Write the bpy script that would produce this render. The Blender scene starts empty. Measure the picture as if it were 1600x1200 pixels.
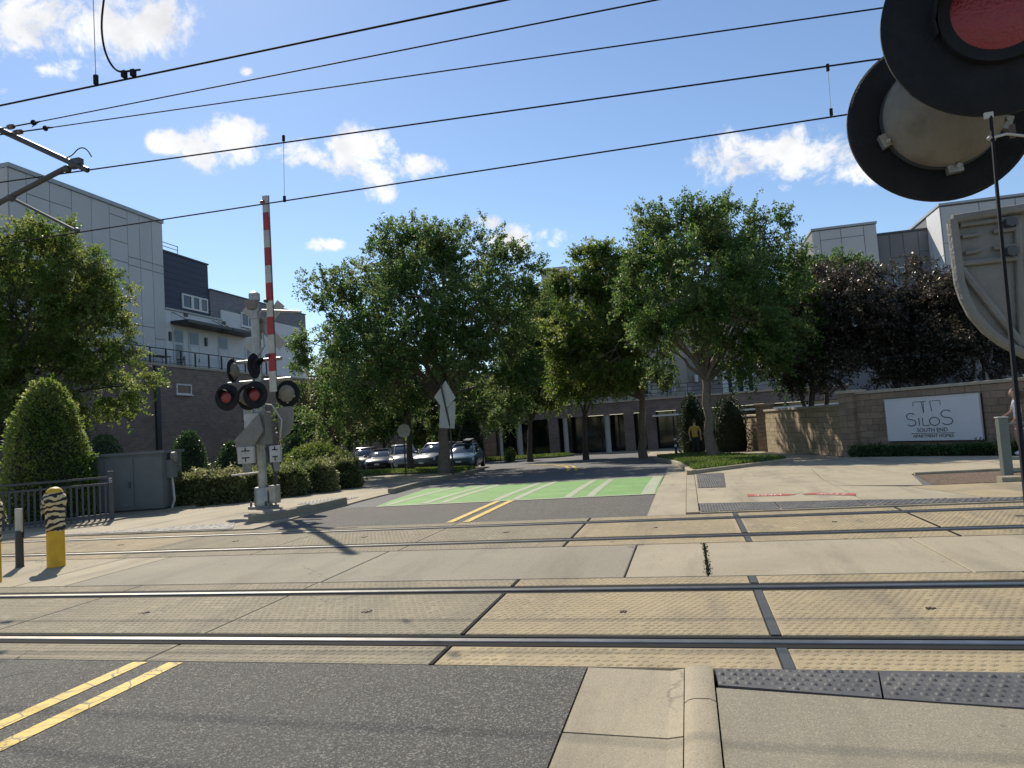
import bpy, bmesh, math, random
import numpy as np
from mathutils import Vector, Matrix
random.seed(7); rng = np.random.default_rng(7)
scene = bpy.context.scene
COL = scene.collection
R = math.radians

# ------------------------------------------------------------------ camera (calibrated on the rails)
F, HY, ROLL, H = 1110., 70., .067, 1.42
YAW = math.atan(2.18e-4*1110)
def ray(px, py):
    x = px-800; y = py-600
    c, s = math.cos(ROLL), math.sin(ROLL)
    xr = c*x-s*y; yr = s*x+c*y
    p = math.atan(HY/F)
    d = (xr, F*math.cos(p)+yr*math.sin(p), -yr*math.cos(p)+F*math.sin(p))
    cy, sy = math.cos(YAW), math.sin(YAW)
    return Vector((cy*d[0]-sy*d[1], sy*d[0]+cy*d[1], d[2]))
CAM = Vector((0, 0, H))
cd = bpy.data.cameras.new('camera'); cam = bpy.data.objects.new('camera', cd); COL.objects.link(cam)
cd.sensor_width = 36; cd.lens = 36*F/1600; cd.clip_start = .05; cd.clip_end = 6000
fw = ray(800, 600).normalized(); rt = (ray(801, 600)-ray(800, 600)).normalized(); up = rt.cross(fw)
mw = Matrix((rt, up, -fw)).transposed().to_4x4(); mw.translation = CAM
cam.matrix_world = mw
scene.camera = cam

# ------------------------------------------------------------------ sun, sky, exposure
SUN_EL, SUN_LEFT = R(43), R(38.5)          # sun 38.5 degrees left of +Y
sdir = Vector((-math.sin(SUN_LEFT)*math.cos(SUN_EL), math.cos(SUN_LEFT)*math.cos(SUN_EL), math.sin(SUN_EL)))
sl = bpy.data.lights.new('sun', 'SUN'); sl.energy = 4.3; sl.angle = R(.53); sl.color = (1, .91, .76)
so = bpy.data.objects.new('sun', sl); COL.objects.link(so)
so.rotation_euler = sdir.to_track_quat('Z', 'Y').to_euler(); so.location = (-20, 30, 40)
scene.view_settings.view_transform = 'Standard'; scene.view_settings.look = 'None'
scene.view_settings.gamma = 1; scene.view_settings.exposure = .45
scene.view_settings.use_curve_mapping = False

world = bpy.data.worlds.new('World'); scene.world = world; world.use_nodes = True
wt = world.node_tree; wt.nodes.clear()
def wn(t, **k):
    n = wt.nodes.new(t)
    for a, b in k.items(): setattr(n, a, b)
    return n
def wmath(op, a, b=None, c=None, clamp=False):
    n = wn('ShaderNodeMath', operation=op, use_clamp=clamp)
    for i, v in enumerate((a, b, c)):
        if v is None: continue
        if isinstance(v, (int, float)): n.inputs[i].default_value = v
        else: wt.links.new(v, n.inputs[i])
    return n.outputs[0]
sky = wn('ShaderNodeTexSky', sky_type='NISHITA', sun_disc=False, sun_elevation=SUN_EL, sun_rotation=-SUN_LEFT)
sky.altitude = 0; sky.air_density = 1.0; sky.dust_density = .12; sky.ozone_density = 3.0
tc = wn('ShaderNodeTexCoord'); DIR = tc.outputs['Generated']
def clouds():
    # (px, py, half-width px, half-height px) measured in the photo -> fixed directions in the sky
    spots = [(45, 40, 130, 70), (200, 40, 120, 58), (95, 108, 45, 24), (345, 222, 80, 46), (262, 220, 42, 22), (458, 236, 52, 26),
             (572, 238, 76, 50), (640, 262, 55, 26), (603, 300, 45, 22), (590, 265, 70, 40), (1145, 245, 80, 54), (1255, 245, 110, 52), (1345, 258, 70, 34),
             (815, 374, 75, 27), (762, 350, 32, 16), (507, 383, 42, 13), (383, 110, 12, 10),
             (-500, 150, 240, 110), (-200, 420, 130, 60), (1900, 250, 180, 70), (2300, -150, 300, 120), (700, -500, 260, 120), (1400, -700, 320, 130)]
    total = None
    def add(inv, total):
        dots = []
        for r in inv:
            v = wn('ShaderNodeVectorMath', operation='DOT_PRODUCT'); wt.links.new(DIR, v.inputs[0]); v.inputs[1].default_value = r
            dots.append(v.outputs['Value'])
        s = wmath('MAXIMUM', dots[0], 1e-5)
        u = wmath('DIVIDE', dots[1], s); w = wmath('DIVIDE', dots[2], s)
        q = wmath('ADD', wmath('MULTIPLY', u, u), wmath('MULTIPLY', w, w))
        m = wmath('MAXIMUM', wmath('SUBTRACT', 1.0, q), -1.0)
        return m if total is None else wmath('MAXIMUM', total, m)
    for px, py, a, b in spots:
        c = ray(px, py); e1 = ray(px+a, py)-c; e2 = ray(px, py+b)-c
        M = Matrix((c, e1, e2)).transposed().inverted()
        sc = c.length
        total = add([tuple(x*sc for x in M[i]) for i in range(3)], total)
    for az, el, a, b in [(100, 30, .3, .1), (150, 45, .35, .15), (200, 25, .4, .12), (250, 38, .3, .12), (300, 28, .25, .1)]:
        az, el = R(az), R(el)
        c = Vector((math.sin(az)*math.cos(el), math.cos(az)*math.cos(el), math.sin(el)))
        e1 = c.cross(Vector((0, 0, 1))).normalized(); e2 = e1.cross(c)
        M = Matrix((c, e1*a, e2*b)).transposed().inverted()
        total = add([tuple(M[i]) for i in range(3)], total)
    def noise(scale, detail, rough, dist=0):
        n = wn('ShaderNodeTexNoise'); wt.links.new(DIR, n.inputs['Vector'])
        n.inputs['Scale'].default_value = scale; n.inputs['Detail'].default_value = detail
        n.inputs['Roughness'].default_value = rough; n.inputs['Distortion'].default_value = dist
        return n.outputs['Fac']
    n1 = noise(16, 9, .66, .35); n2 = noise(48, 6, .65, .3)
    f = wmath('ADD', wmath('MULTIPLY_ADD', total, .75, .0), wmath('MULTIPLY', wmath('SUBTRACT', n1, .5), 3.6))
    f = wmath('ADD', f, wmath('MULTIPLY', wmath('SUBTRACT', n2, .5), 1.3))
    mr = wn('ShaderNodeMapRange', interpolation_type='SMOOTHSTEP'); wt.links.new(f, mr.inputs[0])
    mr.inputs[1].default_value = .0; mr.inputs[2].default_value = .8
    gate = wn('ShaderNodeMapRange', interpolation_type='SMOOTHSTEP'); wt.links.new(total, gate.inputs[0])
    gate.inputs[1].default_value = -.55; gate.inputs[2].default_value = .15
    dens = wmath('MULTIPLY', mr.outputs[0], gate.outputs[0])
    shade = wn('ShaderNodeMapRange'); wt.links.new(noise(17, 5, .55), shade.inputs[0])
    shade.inputs[1].default_value = .3; shade.inputs[2].default_value = .7; shade.inputs[3].default_value = .72; shade.inputs[4].default_value = 1.05
    return dens, shade.outputs[0]
dens, shd = clouds()
CLOUD = 7.8
cc = wn('ShaderNodeCombineColor'); 
wt.links.new(wmath('MULTIPLY', shd, CLOUD), cc.inputs[0]); wt.links.new(wmath('MULTIPLY', shd, CLOUD*1.0), cc.inputs[1]); wt.links.new(wmath('MULTIPLY', shd, CLOUD*1.01), cc.inputs[2])
mx = wn('ShaderNodeMix', data_type='RGBA')
wt.links.new(wmath('MULTIPLY', dens, .96), mx.inputs['Factor']); wt.links.new(sky.outputs[0], mx.inputs[6]); wt.links.new(cc.outputs[0], mx.inputs[7])
bg = wn('ShaderNodeBackground'); bg.inputs['Strength'].default_value = .105
world.cycles.sampling_method = 'MANUAL'; world.cycles.sample_map_resolution = 256
wo = wn('ShaderNodeOutputWorld'); wt.links.new(mx.outputs[2], bg.inputs['Color']); wt.links.new(bg.outputs[0], wo.inputs[0])

# ------------------------------------------------------------------ measuring helpers
def zg(y):
    if y < 13: return 0.0
    if y < 17: return -0.024*(y-13)**2/8
    if y > 72: return -0.024*57
    return -0.024*(y-15)
def at(px, py, d):            # point at camera depth d
    return CAM + ray(px, py)*(d/F)
def atY(px, py, yy):
    d = ray(px, py); return CAM + d*(yy/d.y)
def atX(px, py, xx):
    d = ray(px, py); return CAM + d*(xx/d.x)
def atPlane(px, py, p, n):
    d = ray(px, py); p = Vector(p); n = Vector(n); return CAM + d*((p-CAM).dot(n)/d.dot(n))
def ground(px, py):
    z = 0
    for i in range(60):
        d = ray(px, py); t = (z-H)/d.z if d.z < -1e-3 else .2
        t = min(t, .2); q = CAM+d*t; z = .5*z+.5*zg(q.y)
    return Vector((q.x, q.y, zg(q.y)))
def depth(p):
    return (Vector(p)-CAM).dot(fw)

# ------------------------------------------------------------------ materials
MATS = {}
def mat(name, col, rough=.7, var=.15, scale=4., bump=0., bscale=40., metal=0., spec=.5, obj_rand=0., dirt=None, dirt_scale=1.2, dirt_amt=.5, emit=0, extra=None):
    m = bpy.data.materials.new(name); m.use_nodes = True; t = m.node_tree; n = t.nodes; b = n['Principled BSDF']
    b.inputs['Roughness'].default_value = rough; b.inputs['Metallic'].default_value = metal; b.inputs['Specular IOR Level'].default_value = spec
    co = n.new('ShaderNodeTexCoord')
    vec = co.outputs['Object']
    if obj_rand:
        oi = n.new('ShaderNodeObjectInfo'); sc = n.new('ShaderNodeVectorMath'); sc.operation = 'MULTIPLY_ADD'
        cx = n.new('ShaderNodeCombineXYZ'); 
        for i in range(3): t.links.new(oi.outputs['Random'], cx.inputs[i])
        t.links.new(cx.outputs[0], sc.inputs[0]); sc.inputs[1].default_value = (37, 61, 23); t.links.new(vec, sc.inputs[2]); vec = sc.outputs[0]
    nz = n.new('ShaderNodeTexNoise'); nz.inputs['Scale'].default_value = scale; nz.inputs['Detail'].default_value = 6; nz.inputs['Roughness'].default_value = .6
    t.links.new(vec, nz.inputs['Vector'])
    mr = n.new('ShaderNodeMapRange'); mr.inputs[1].default_value = .25; mr.inputs[2].default_value = .75
    mr.inputs[3].default_value = 1-var; mr.inputs[4].default_value = 1+var; t.links.new(nz.outputs['Fac'], mr.inputs[0])
    fac = mr.outputs[0]
    if obj_rand:
        m2 = n.new('ShaderNodeMapRange'); t.links.new(oi.outputs['Random'], m2.inputs[0]); m2.inputs[3].default_value = 1-obj_rand; m2.inputs[4].default_value = 1+obj_rand
        mm = n.new('ShaderNodeMath'); mm.operation = 'MULTIPLY'; t.links.new(fac, mm.inputs[0]); t.links.new(m2.outputs[0], mm.inputs[1]); fac = mm.outputs[0]
    vm = n.new('ShaderNodeVectorMath'); vm.operation = 'SCALE'; vm.inputs[0].default_value = col; t.links.new(fac, vm.inputs['Scale'])
    out = vm.outputs[0]
    if dirt:
        d = n.new('ShaderNodeTexNoise'); d.inputs['Scale'].default_value = dirt_scale; d.inputs['Detail'].default_value = 8; d.inputs['Roughness'].default_value = .65
        t.links.new(vec, d.inputs['Vector'])
        dr = n.new('ShaderNodeMapRange'); dr.inputs[1].default_value = .48; dr.inputs[2].default_value = .72; dr.inputs[4].default_value = dirt_amt; t.links.new(d.outputs['Fac'], dr.inputs[0])
        mi = n.new('ShaderNodeMix'); mi.data_type = 'RGBA'; t.links.new(dr.outputs[0], mi.inputs['Factor']); t.links.new(out, mi.inputs[6]); mi.inputs[7].default_value = (*dirt, 1)
        out = mi.outputs[2]
    if extra: out = extra(t, n, vec, out, b)
    t.links.new(out, b.inputs['Base Color'])
    if bump:
        bn = n.new('ShaderNodeTexNoise'); bn.inputs['Scale'].default_value = bscale; bn.inputs['Detail'].default_value = 4; t.links.new(vec, bn.inputs['Vector'])
        bu = n.new('ShaderNodeBump'); bu.inputs['Strength'].default_value = bump; bu.inputs['Distance'].default_value = .01
        t.links.new(bn.outputs['Fac'], bu.inputs['Height']); t.links.new(bu.outputs[0], b.inputs['Normal'])
    if emit:
        t.links.new(out, b.inputs['Emission Color']); b.inputs['Emission Strength'].default_value = emit
    MATS[name] = m
    return m
def speckle(c1, c2, scale, lo=.55, hi=.62, amt=.8):
    def f(t, n, vec, out, b):
        v = n.new('ShaderNodeTexVoronoi'); v.inputs['Scale'].default_value = scale; t.links.new(vec, v.inputs['Vector'])
        sp = n.new('ShaderNodeSeparateColor'); t.links.new(v.outputs['Color'], sp.inputs[0])
        for col, ch, l, h in ((c1, 0, lo, hi), (c2, 1, lo+.1, hi+.1)):
            mr = n.new('ShaderNodeMapRange'); mr.inputs[1].default_value = l; mr.inputs[2].default_value = h; mr.inputs[4].default_value = amt; t.links.new(sp.outputs[ch], mr.inputs[0])
            mi = n.new('ShaderNodeMix'); mi.data_type = 'RGBA'; t.links.new(mr.outputs[0], mi.inputs['Factor']); t.links.new(out, mi.inputs[6]); mi.inputs[7].default_value = (*col, 1); out = mi.outputs[2]
        return out
    return f
def xfade(col, x0, x1, amt):       # another mix of concrete beyond x1 (different casts of slab)
    def f(t, n, vec, out, b):
        g = n.new('ShaderNodeNewGeometry'); s = n.new('ShaderNodeSeparateXYZ'); t.links.new(g.outputs['Position'], s.inputs[0])
        nz = n.new('ShaderNodeTexNoise'); nz.inputs['Scale'].default_value = 1.1; nz.inputs['Detail'].default_value = 6; t.links.new(g.outputs['Position'], nz.inputs['Vector'])
        ad = n.new('ShaderNodeMath'); ad.operation = 'MULTIPLY_ADD'; t.links.new(nz.outputs['Fac'], ad.inputs[0]); ad.inputs[1].default_value = 3.0; t.links.new(s.outputs[0], ad.inputs[2])
        mr = n.new('ShaderNodeMapRange'); mr.inputs[1].default_value = x0; mr.inputs[2].default_value = x1; mr.inputs[4].default_value = amt; t.links.new(ad.outputs[0], mr.inputs[0])
        mi = n.new('ShaderNodeMix'); mi.data_type = 'RGBA'; t.links.new(mr.outputs[0], mi.inputs['Factor']); t.links.new(out, mi.inputs[6]); mi.inputs[7].default_value = (*col, 1)
        return mi.outputs[2]
    return f
def brick_tex(c1, c2, mortar, bw, bh, plane='YZ'):
    def f(t, n, vec, out, b):
        s = n.new('ShaderNodeSeparateXYZ'); t.links.new(vec, s.inputs[0]); c = n.new('ShaderNodeCombineXYZ')
        t.links.new(s.outputs['XYZ'.index(plane[0])], c.inputs[0]); t.links.new(s.outputs['XYZ'.index(plane[1])], c.inputs[1])
        br = n.new('ShaderNodeTexBrick'); t.links.new(c.outputs[0], br.inputs['Vector']); br.inputs['Scale'].default_value = 1
        br.inputs['Brick Width'].default_value = bw; br.inputs['Row Height'].default_value = bh; br.inputs['Mortar Size'].default_value = .012
        br.inputs['Color1'].default_value = (*c1, 1); br.inputs['Color2'].default_value = (*c2, 1); br.inputs['Mortar'].default_value = (*mortar, 1)
        mi = n.new('ShaderNodeMix'); mi.data_type = 'RGBA'; mi.blend_type = 'MULTIPLY'; mi.inputs['Factor'].default_value = 1
        t.links.new(br.outputs['Color'], mi.inputs[6]); t.links.new(out, mi.inputs[7])
        return mi.outputs[2]
    return f
def leaf_mat(name, cols, trans=.35, rough=.5, spec=.35):
    m = bpy.data.materials.new(name); m.use_nodes = True; t = m.node_tree; n = t.nodes; b = n['Principled BSDF']; o = n['Material Output']
    g = n.new('ShaderNodeNewGeometry'); cr = n.new('ShaderNodeValToRGB')
    el = cr.color_ramp.elements
    while len(el) < len(cols): el.new(.5)
    for i, c in enumerate(cols): el[i].position = i/(len(cols)-1); el[i].color = (*c, 1)
    t.links.new(g.outputs['Random Per Island'], cr.inputs[0])
    nz = n.new('ShaderNodeTexNoise'); nz.inputs['Scale'].default_value = .9; nz.inputs['Detail'].default_value = 3; t.links.new(g.outputs['Position'], nz.inputs['Vector'])
    hv = n.new('ShaderNodeHueSaturation'); t.links.new(cr.outputs[0], hv.inputs['Color'])
    for sock, lo, hi in (('Hue', .465, .535), ('Value', .7, 1.35), ('Saturation', 1.15, .85)):
        mr = n.new('ShaderNodeMapRange'); mr.inputs[1].default_value = .3; mr.inputs[2].default_value = .7; mr.inputs[3].default_value = hi if sock == 'Hue' else lo; mr.inputs[4].default_value = lo if sock == 'Hue' else hi
        t.links.new(nz.outputs['Fac'], mr.inputs[0]); t.links.new(mr.outputs[0], hv.inputs[sock])
    t.links.new(hv.outputs[0], b.inputs['Base Color']); b.inputs['Roughness'].default_value = rough; b.inputs['Specular IOR Level'].default_value = spec
    tr = n.new('ShaderNodeBsdfTranslucent'); hs = n.new('ShaderNodeHueSaturation'); hs.inputs['Value'].default_value = 1.75; hs.inputs['Hue'].default_value = .485; hs.inputs['Saturation'].default_value = 1.05
    t.links.new(hv.outputs[0], hs.inputs['Color']); t.links.new(hs.outputs[0], tr.inputs['Color'])
    ms = n.new('ShaderNodeMixShader'); ms.inputs[0].default_value = trans
    t.links.new(b.outputs[0], ms.inputs[1]); t.links.new(tr.outputs[0], ms.inputs[2]); t.links.new(ms.outputs[0], o.inputs[0])
    MATS[name] = m; return m

def crack_mix(t, n, out, scale, col, w=.012, gate=(.55, .62), warp=.35):
    g = n.new('ShaderNodeNewGeometry'); nz = n.new('ShaderNodeTexNoise'); nz.inputs['Scale'].default_value = 3.5; nz.inputs['Detail'].default_value = 6; t.links.new(g.outputs['Position'], nz.inputs['Vector'])
    ad = n.new('ShaderNodeVectorMath'); ad.operation = 'MULTIPLY_ADD'; t.links.new(nz.outputs['Color'], ad.inputs[0]); ad.inputs[1].default_value = (warp,)*3; t.links.new(g.outputs['Position'], ad.inputs[2])
    v = n.new('ShaderNodeTexVoronoi'); v.feature = 'DISTANCE_TO_EDGE'; v.inputs['Scale'].default_value = scale; t.links.new(ad.outputs[0], v.inputs['Vector'])
    mr = n.new('ShaderNodeMapRange'); mr.inputs[1].default_value = w*.4; mr.inputs[2].default_value = w; mr.inputs[3].default_value = .85; mr.inputs[4].default_value = 0; t.links.new(v.outputs['Distance'], mr.inputs[0])
    n2 = n.new('ShaderNodeTexNoise'); n2.inputs['Scale'].default_value = .45; n2.inputs['Detail'].default_value = 3; t.links.new(g.outputs['Position'], n2.inputs['Vector'])
    m2 = n.new('ShaderNodeMapRange'); m2.inputs[1].default_value = gate[0]; m2.inputs[2].default_value = gate[1]; t.links.new(n2.outputs['Fac'], m2.inputs[0])
    mu = n.new('ShaderNodeMath'); mu.operation = 'MULTIPLY'; t.links.new(mr.outputs[0], mu.inputs[0]); t.links.new(m2.outputs[0], mu.inputs[1])
    mi = n.new('ShaderNodeMix'); mi.data_type = 'RGBA'; t.links.new(mu.outputs[0], mi.inputs['Factor']); t.links.new(out, mi.inputs[6]); mi.inputs[7].default_value = (*col, 1); return mi.outputs[2]
def spots(t, n, out, scale, col, lim, amt=.8):     # gum, oil and rust spots
    g = n.new('ShaderNodeNewGeometry'); v = n.new('ShaderNodeTexVoronoi'); v.inputs['Scale'].default_value = scale; t.links.new(g.outputs['Position'], v.inputs['Vector'])
    sp = n.new('ShaderNodeSeparateColor'); t.links.new(v.outputs['Color'], sp.inputs[0])
    m1 = n.new('ShaderNodeMath'); m1.operation = 'MULTIPLY'; m1.inputs[1].default_value = lim; t.links.new(sp.outputs[0], m1.inputs[0])
    m3 = n.new('ShaderNodeMath'); m3.operation = 'SUBTRACT'; t.links.new(m1.outputs[0], m3.inputs[0]); t.links.new(v.outputs['Distance'], m3.inputs[1])
    mr = n.new('ShaderNodeMapRange'); mr.inputs[1].default_value = 0; mr.inputs[2].default_value = .03; mr.inputs[4].default_value = amt; t.links.new(m3.outputs[0], mr.inputs[0])
    m4 = n.new('ShaderNodeMath'); m4.operation = 'GREATER_THAN'; m4.inputs[1].default_value = .55; t.links.new(sp.outputs[1], m4.inputs[0])
    mu = n.new('ShaderNodeMath'); mu.operation = 'MULTIPLY'; t.links.new(mr.outputs[0], mu.inputs[0]); t.links.new(m4.outputs[0], mu.inputs[1])
    mi = n.new('ShaderNodeMix'); mi.data_type = 'RGBA'; t.links.new(mu.outputs[0], mi.inputs['Factor']); t.links.new(out, mi.inputs[6]); mi.inputs[7].default_value = (*col, 1); return mi.outputs[2]
def streaks(t, n, out, col, amt=.35):      # tyre and drag stains running along the road
    g = n.new('ShaderNodeNewGeometry'); mp = n.new('ShaderNodeMapping'); mp.inputs['Scale'].default_value = (1.1, .16, 1); t.links.new(g.outputs['Position'], mp.inputs['Vector'])
    nz = n.new('ShaderNodeTexNoise'); nz.inputs['Scale'].default_value = 1.6; nz.inputs['Detail'].default_value = 7; nz.inputs['Roughness'].default_value = .65; t.links.new(mp.outputs[0], nz.inputs['Vector'])
    mr = n.new('ShaderNodeMapRange'); mr.inputs[1].default_value = .5; mr.inputs[2].default_value = .72; mr.inputs[4].default_value = amt; t.links.new(nz.outputs['Fac'], mr.inputs[0])
    mi = n.new('ShaderNodeMix'); mi.data_type = 'RGBA'; t.links.new(mr.outputs[0], mi.inputs['Factor']); t.links.new(out, mi.inputs[6]); mi.inputs[7].default_value = (*col, 1); return mi.outputs[2]
def conc_x(t, n, vec, out, b):
    out = speckle((.42, .36, .25), (.15, .13, .095), 170, .62, .9, .45)(t, n, vec, out, b)
    out = streaks(t, n, out, (.14, .125, .09), .7)
    out = spots(t, n, out, 3.2, (.09, .08, .06), .10, .7)
    out = spots(t, n, out, 9, (.12, .085, .05), .14, .6)
    return crack_mix(t, n, out, .55, (.05, .045, .035), .006)
def asph_x(t, n, vec, out, b):
    out = speckle((.17, .16, .135), (.022, .022, .02), 210, .6, .85, .9)(t, n, vec, out, b)
    out = speckle((.24, .23, .2), (.02, .02, .02), 110, .84, .9, .8)(t, n, vec, out, b)
    out = streaks(t, n, out, (.10, .096, .085), .6)
    out = crack_mix(t, n, out, .4, (.03, .03, .028), .005, (.56, .6))
    out = spots(t, n, out, 2.2, (.2, .19, .16), .045, .6)
    return out
ASPH = mat('asphalt', (.062, .059, .052), .88, .3, .9, .9, 120, dirt=(.035, .034, .03), dirt_scale=.7, dirt_amt=.5, extra=asph_x)
ASPHF = mat('asphalt_far', (.095, .095, .095), .85, .18, .6, .3, 60, extra=speckle((.16, .155, .15), (.05, .05, .05), 60, .6, .8, .5))
CONC = mat('concrete', (.335, .288, .20), .87, .16, 2.2, .35, 90, obj_rand=.07, dirt=(.19, .16, .11), dirt_scale=1.1, dirt_amt=.65, extra=conc_x)
CONCG = mat('concrete_grey', (.225, .203, .15), .87, .18, 1.6, .35, 90, obj_rand=.06, dirt=(.135, .122, .09), dirt_scale=.8, dirt_amt=.65, extra=conc_x)
PANEL = mat('crossing_concrete', (.335, .262, .148), .87, .16, 3, .3, 100, obj_rand=.07, dirt=(.175, .15, .10), dirt_scale=1.1, dirt_amt=.75, extra=conc_x)
PANELG = mat('crossing_concrete_grey', (.235, .2, .13), .87, .16, 3, .3, 100, obj_rand=.07, dirt=(.14, .125, .09), dirt_scale=1.1, dirt_amt=.75, extra=conc_x)
SOIL = mat('soil', (.075, .055, .038), .95, .35, 3, .8, 20)
MULCH = mat('mulch', (.11, .07, .045), .95, .4, 12, 1, 60, extra=speckle((.2, .14, .09), (.04, .025, .02), 45, .5, .7, .8))
BED = mat('track_bed', (.03, .028, .026), .9, .3, 8)
STEEL = mat('rail_steel', (.36, .34, .31), .34, .25, 6, metal=1.0)
RUST = mat('rail_rust', (.09, .055, .04), .7, .3, 10)
RUBBER = mat('rubber', (.02, .02, .02), .9, .2, 8, spec=.15)
TACT = mat('tactile_plate', (.062, .063, .066), .65, .18, 5, .3, 60, dirt=(.17, .16, .14), dirt_scale=2.5, dirt_amt=.55)
def worn(t, n, vec, out, b):
    g = n.new('ShaderNodeNewGeometry'); 
    nz = n.new('ShaderNodeTexNoise'); nz.inputs['Scale'].default_value = 22; nz.inputs['Detail'].default_value = 8; nz.inputs['Roughness'].default_value = .7; t.links.new(g.outputs['Position'], nz.inputs['Vector'])
    mr = n.new('ShaderNodeMapRange'); mr.inputs[1].default_value = .52; mr.inputs[2].default_value = .66; mr.inputs[4].default_value = .8; t.links.new(nz.outputs['Fac'], mr.inputs[0])
    mi = n.new('ShaderNodeMix'); mi.data_type = 'RGBA'; t.links.new(mr.outputs[0], mi.inputs['Factor']); t.links.new(out, mi.inputs[6]); mi.inputs[7].default_value = (.11, .11, .1, 1)
    return mi.outputs[2]
def cracked(t, n, vec, out, b):
    g = n.new('ShaderNodeNewGeometry'); v = n.new('ShaderNodeTexVoronoi'); v.feature = 'DISTANCE_TO_EDGE'; v.inputs['Scale'].default_value = 5.5; t.links.new(g.outputs['Position'], v.inputs['Vector'])
    mr = n.new('ShaderNodeMapRange'); mr.inputs[1].default_value = .012; mr.inputs[2].default_value = .03; mr.inputs[3].default_value = .85; mr.inputs[4].default_value = 0; t.links.new(v.outputs['Distance'], mr.inputs[0])
    mi = n.new('ShaderNodeMix'); mi.data_type = 'RGBA'; t.links.new(mr.outputs[0], mi.inputs['Factor']); t.links.new(out, mi.inputs[6]); mi.inputs[7].default_value = (.06, .06, .05, 1)
    return worn(t, n, vec, mi.outputs[2], b)
YPAINT = mat('yellow_road_paint', (.62, .42, .07), .7, .15, 6, extra=cracked)
GPAINT = mat('green_road_paint', (.135, .29, .07), .78, .2, 1.5, .2, 60, extra=worn)
WPAINT = mat('white_road_paint', (.33, .36, .25), .78, .12, 4, extra=worn)
RPAINT = mat('red_decal', (.38, .07, .05), .6, .15, 5, extra=worn)
WTEXT = mat('white_decal', (.75, .73, .68), .6, .1, 5)
BARK = mat('bark', (.155, .125, .095), .9, .3, 7, .8, 25)
BARKD = mat('bark_dark', (.07, .055, .045), .9, .3, 7, .8, 25)
LEAF_A = leaf_mat('leaf_zelkova', [(.035, .075, .026), (.06, .118, .036), (.10, .16, .048), (.15, .20, .058)], .52)
LEAF_B = leaf_mat('leaf_green', [(.036, .08, .026), (.06, .12, .034), (.10, .16, .045), (.13, .18, .05)], .5)
LEAF_C = leaf_mat('leaf_bright', [(.055, .10, .025), (.11, .165, .038), (.18, .225, .06)], .55)
LEAF_P = leaf_mat('leaf_purple', [(.026, .02, .018), (.045, .036, .026), (.04, .05, .028), (.10, .075, .06)], .38, .35, .6)
LEAF_H = leaf_mat('leaf_hedge', [(.022, .05, .018), (.042, .085, .026), (.075, .12, .04)], .32, .38, .5)
LEAF_L = leaf_mat('leaf_light_shrub', [(.09, .13, .03), (.15, .19, .05), (.22, .25, .08)], .38, .45)
LEAF_S = leaf_mat('leaf_silvery_shrub', [(.07, .095, .035), (.13, .155, .06), (.22, .23, .11)], .45, .45, .4)
LEAF_D = leaf_mat('leaf_dark', [(.012, .028, .012), (.022, .042, .016), (.035, .055, .022)], .2, .5, .3)
CORE = mat('shrub_inside', (.012, .018, .008), .95, .4, 6)
GRASS = leaf_mat('grass_blades', [(.05, .095, .02), (.09, .145, .03), (.14, .18, .05)], .35)
TURF = mat('turf', (.06, .085, .025), .95, .35, 6, .8, 40)
PAN_L = mat('light_panel', (.50, .50, .49), .75, .06, .5, obj_rand=.025)
PAN_D = mat('navy_siding', (.042, .052, .085), .7, .08, .8)
PAN_G = mat('grey_panel', (.165, .165, .17), .75, .08, .6, obj_rand=.04)
PAN_W = mat('white_panel', (.60, .61, .61), .7, .05, .8, obj_rand=.03)
SEAM = mat('panel_backing', (.16, .165, .17), .8, .1, 2)
TRIM = mat('roof_trim', (.34, .36, .36), .5, .08, 3, metal=.3)
BRICK_Y = mat('grey_brown_brick', (1, 1, 1), .85, .18, 1.2, extra=brick_tex((.235, .168, .125), (.165, .12, .092), (.25, .215, .175), .42, .15, 'YZ'))
BRICK_X = mat('brown_brick', (1, 1, 1), .85, .2, 1.2, extra=brick_tex((.19, .135, .115), (.13, .095, .085), (.2, .18, .16), .42, .15, 'XZ'))
BRICK_GY = mat('grey_brick', (1, 1, 1), .85, .12, 1.2, extra=brick_tex((.19, .195, .21), (.14, .145, .16), (.22, .22, .23), .42, .15, 'YZ'))
BLOCK = mat('split_face_block', (.235, .175, .125), .9, .22, 6, .9, 35, obj_rand=.16)
BLOCKT = mat('tan_block', (.34, .27, .17), .9, .2, 6, .8, 35, obj_rand=.12)
MORTAR = mat('mortar', (.12, .10, .085), .95, .2, 6)
CAPST = mat('cap_stone', (.36, .31, .235), .85, .15, 4, .4, 40, obj_rand=.06)
GLASS = mat('window_glass', (.03, .04, .05), .06, .1, 1, spec=.8)
GLASSM = mat('storefront_glass', (.015, .02, .022), .08, .1, 1, spec=.7)
FRAME = mat('white_frame', (.62, .62, .6), .5, .06, 5)
DOORW = mat('pale_door', (.46, .48, .49), .55, .08, 3)
BLACKM = mat('black_metal', (.022, .025, .028), .45, .2, 8)
DARKM = mat('dark_grey_metal', (.06, .068, .072), .5, .15, 6, metal=.2)
FENCE = mat('fence_grey_shaded', (.045, .052, .058), .55, .15, 6)  # grey darkened in the colour itself, standing in for tree shadow on the fence
GALV = mat('galvanised', (.33, .33, .31), .42, .22, 9, .3, 40, metal=.55, dirt=(.17, .15, .12), dirt_scale=5, dirt_amt=.5)
ALU = mat('aluminium_grey', (.40, .40, .38), .5, .15, 7, .2, 50, metal=.25, dirt=(.22, .20, .16), dirt_scale=4, dirt_amt=.5)
CASTG = mat('cast_grey', (.185, .18, .165), .6, .18, 7, .5, 60, metal=.1, dirt=(.15, .13, .10), dirt_scale=6, dirt_amt=.55)
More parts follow.
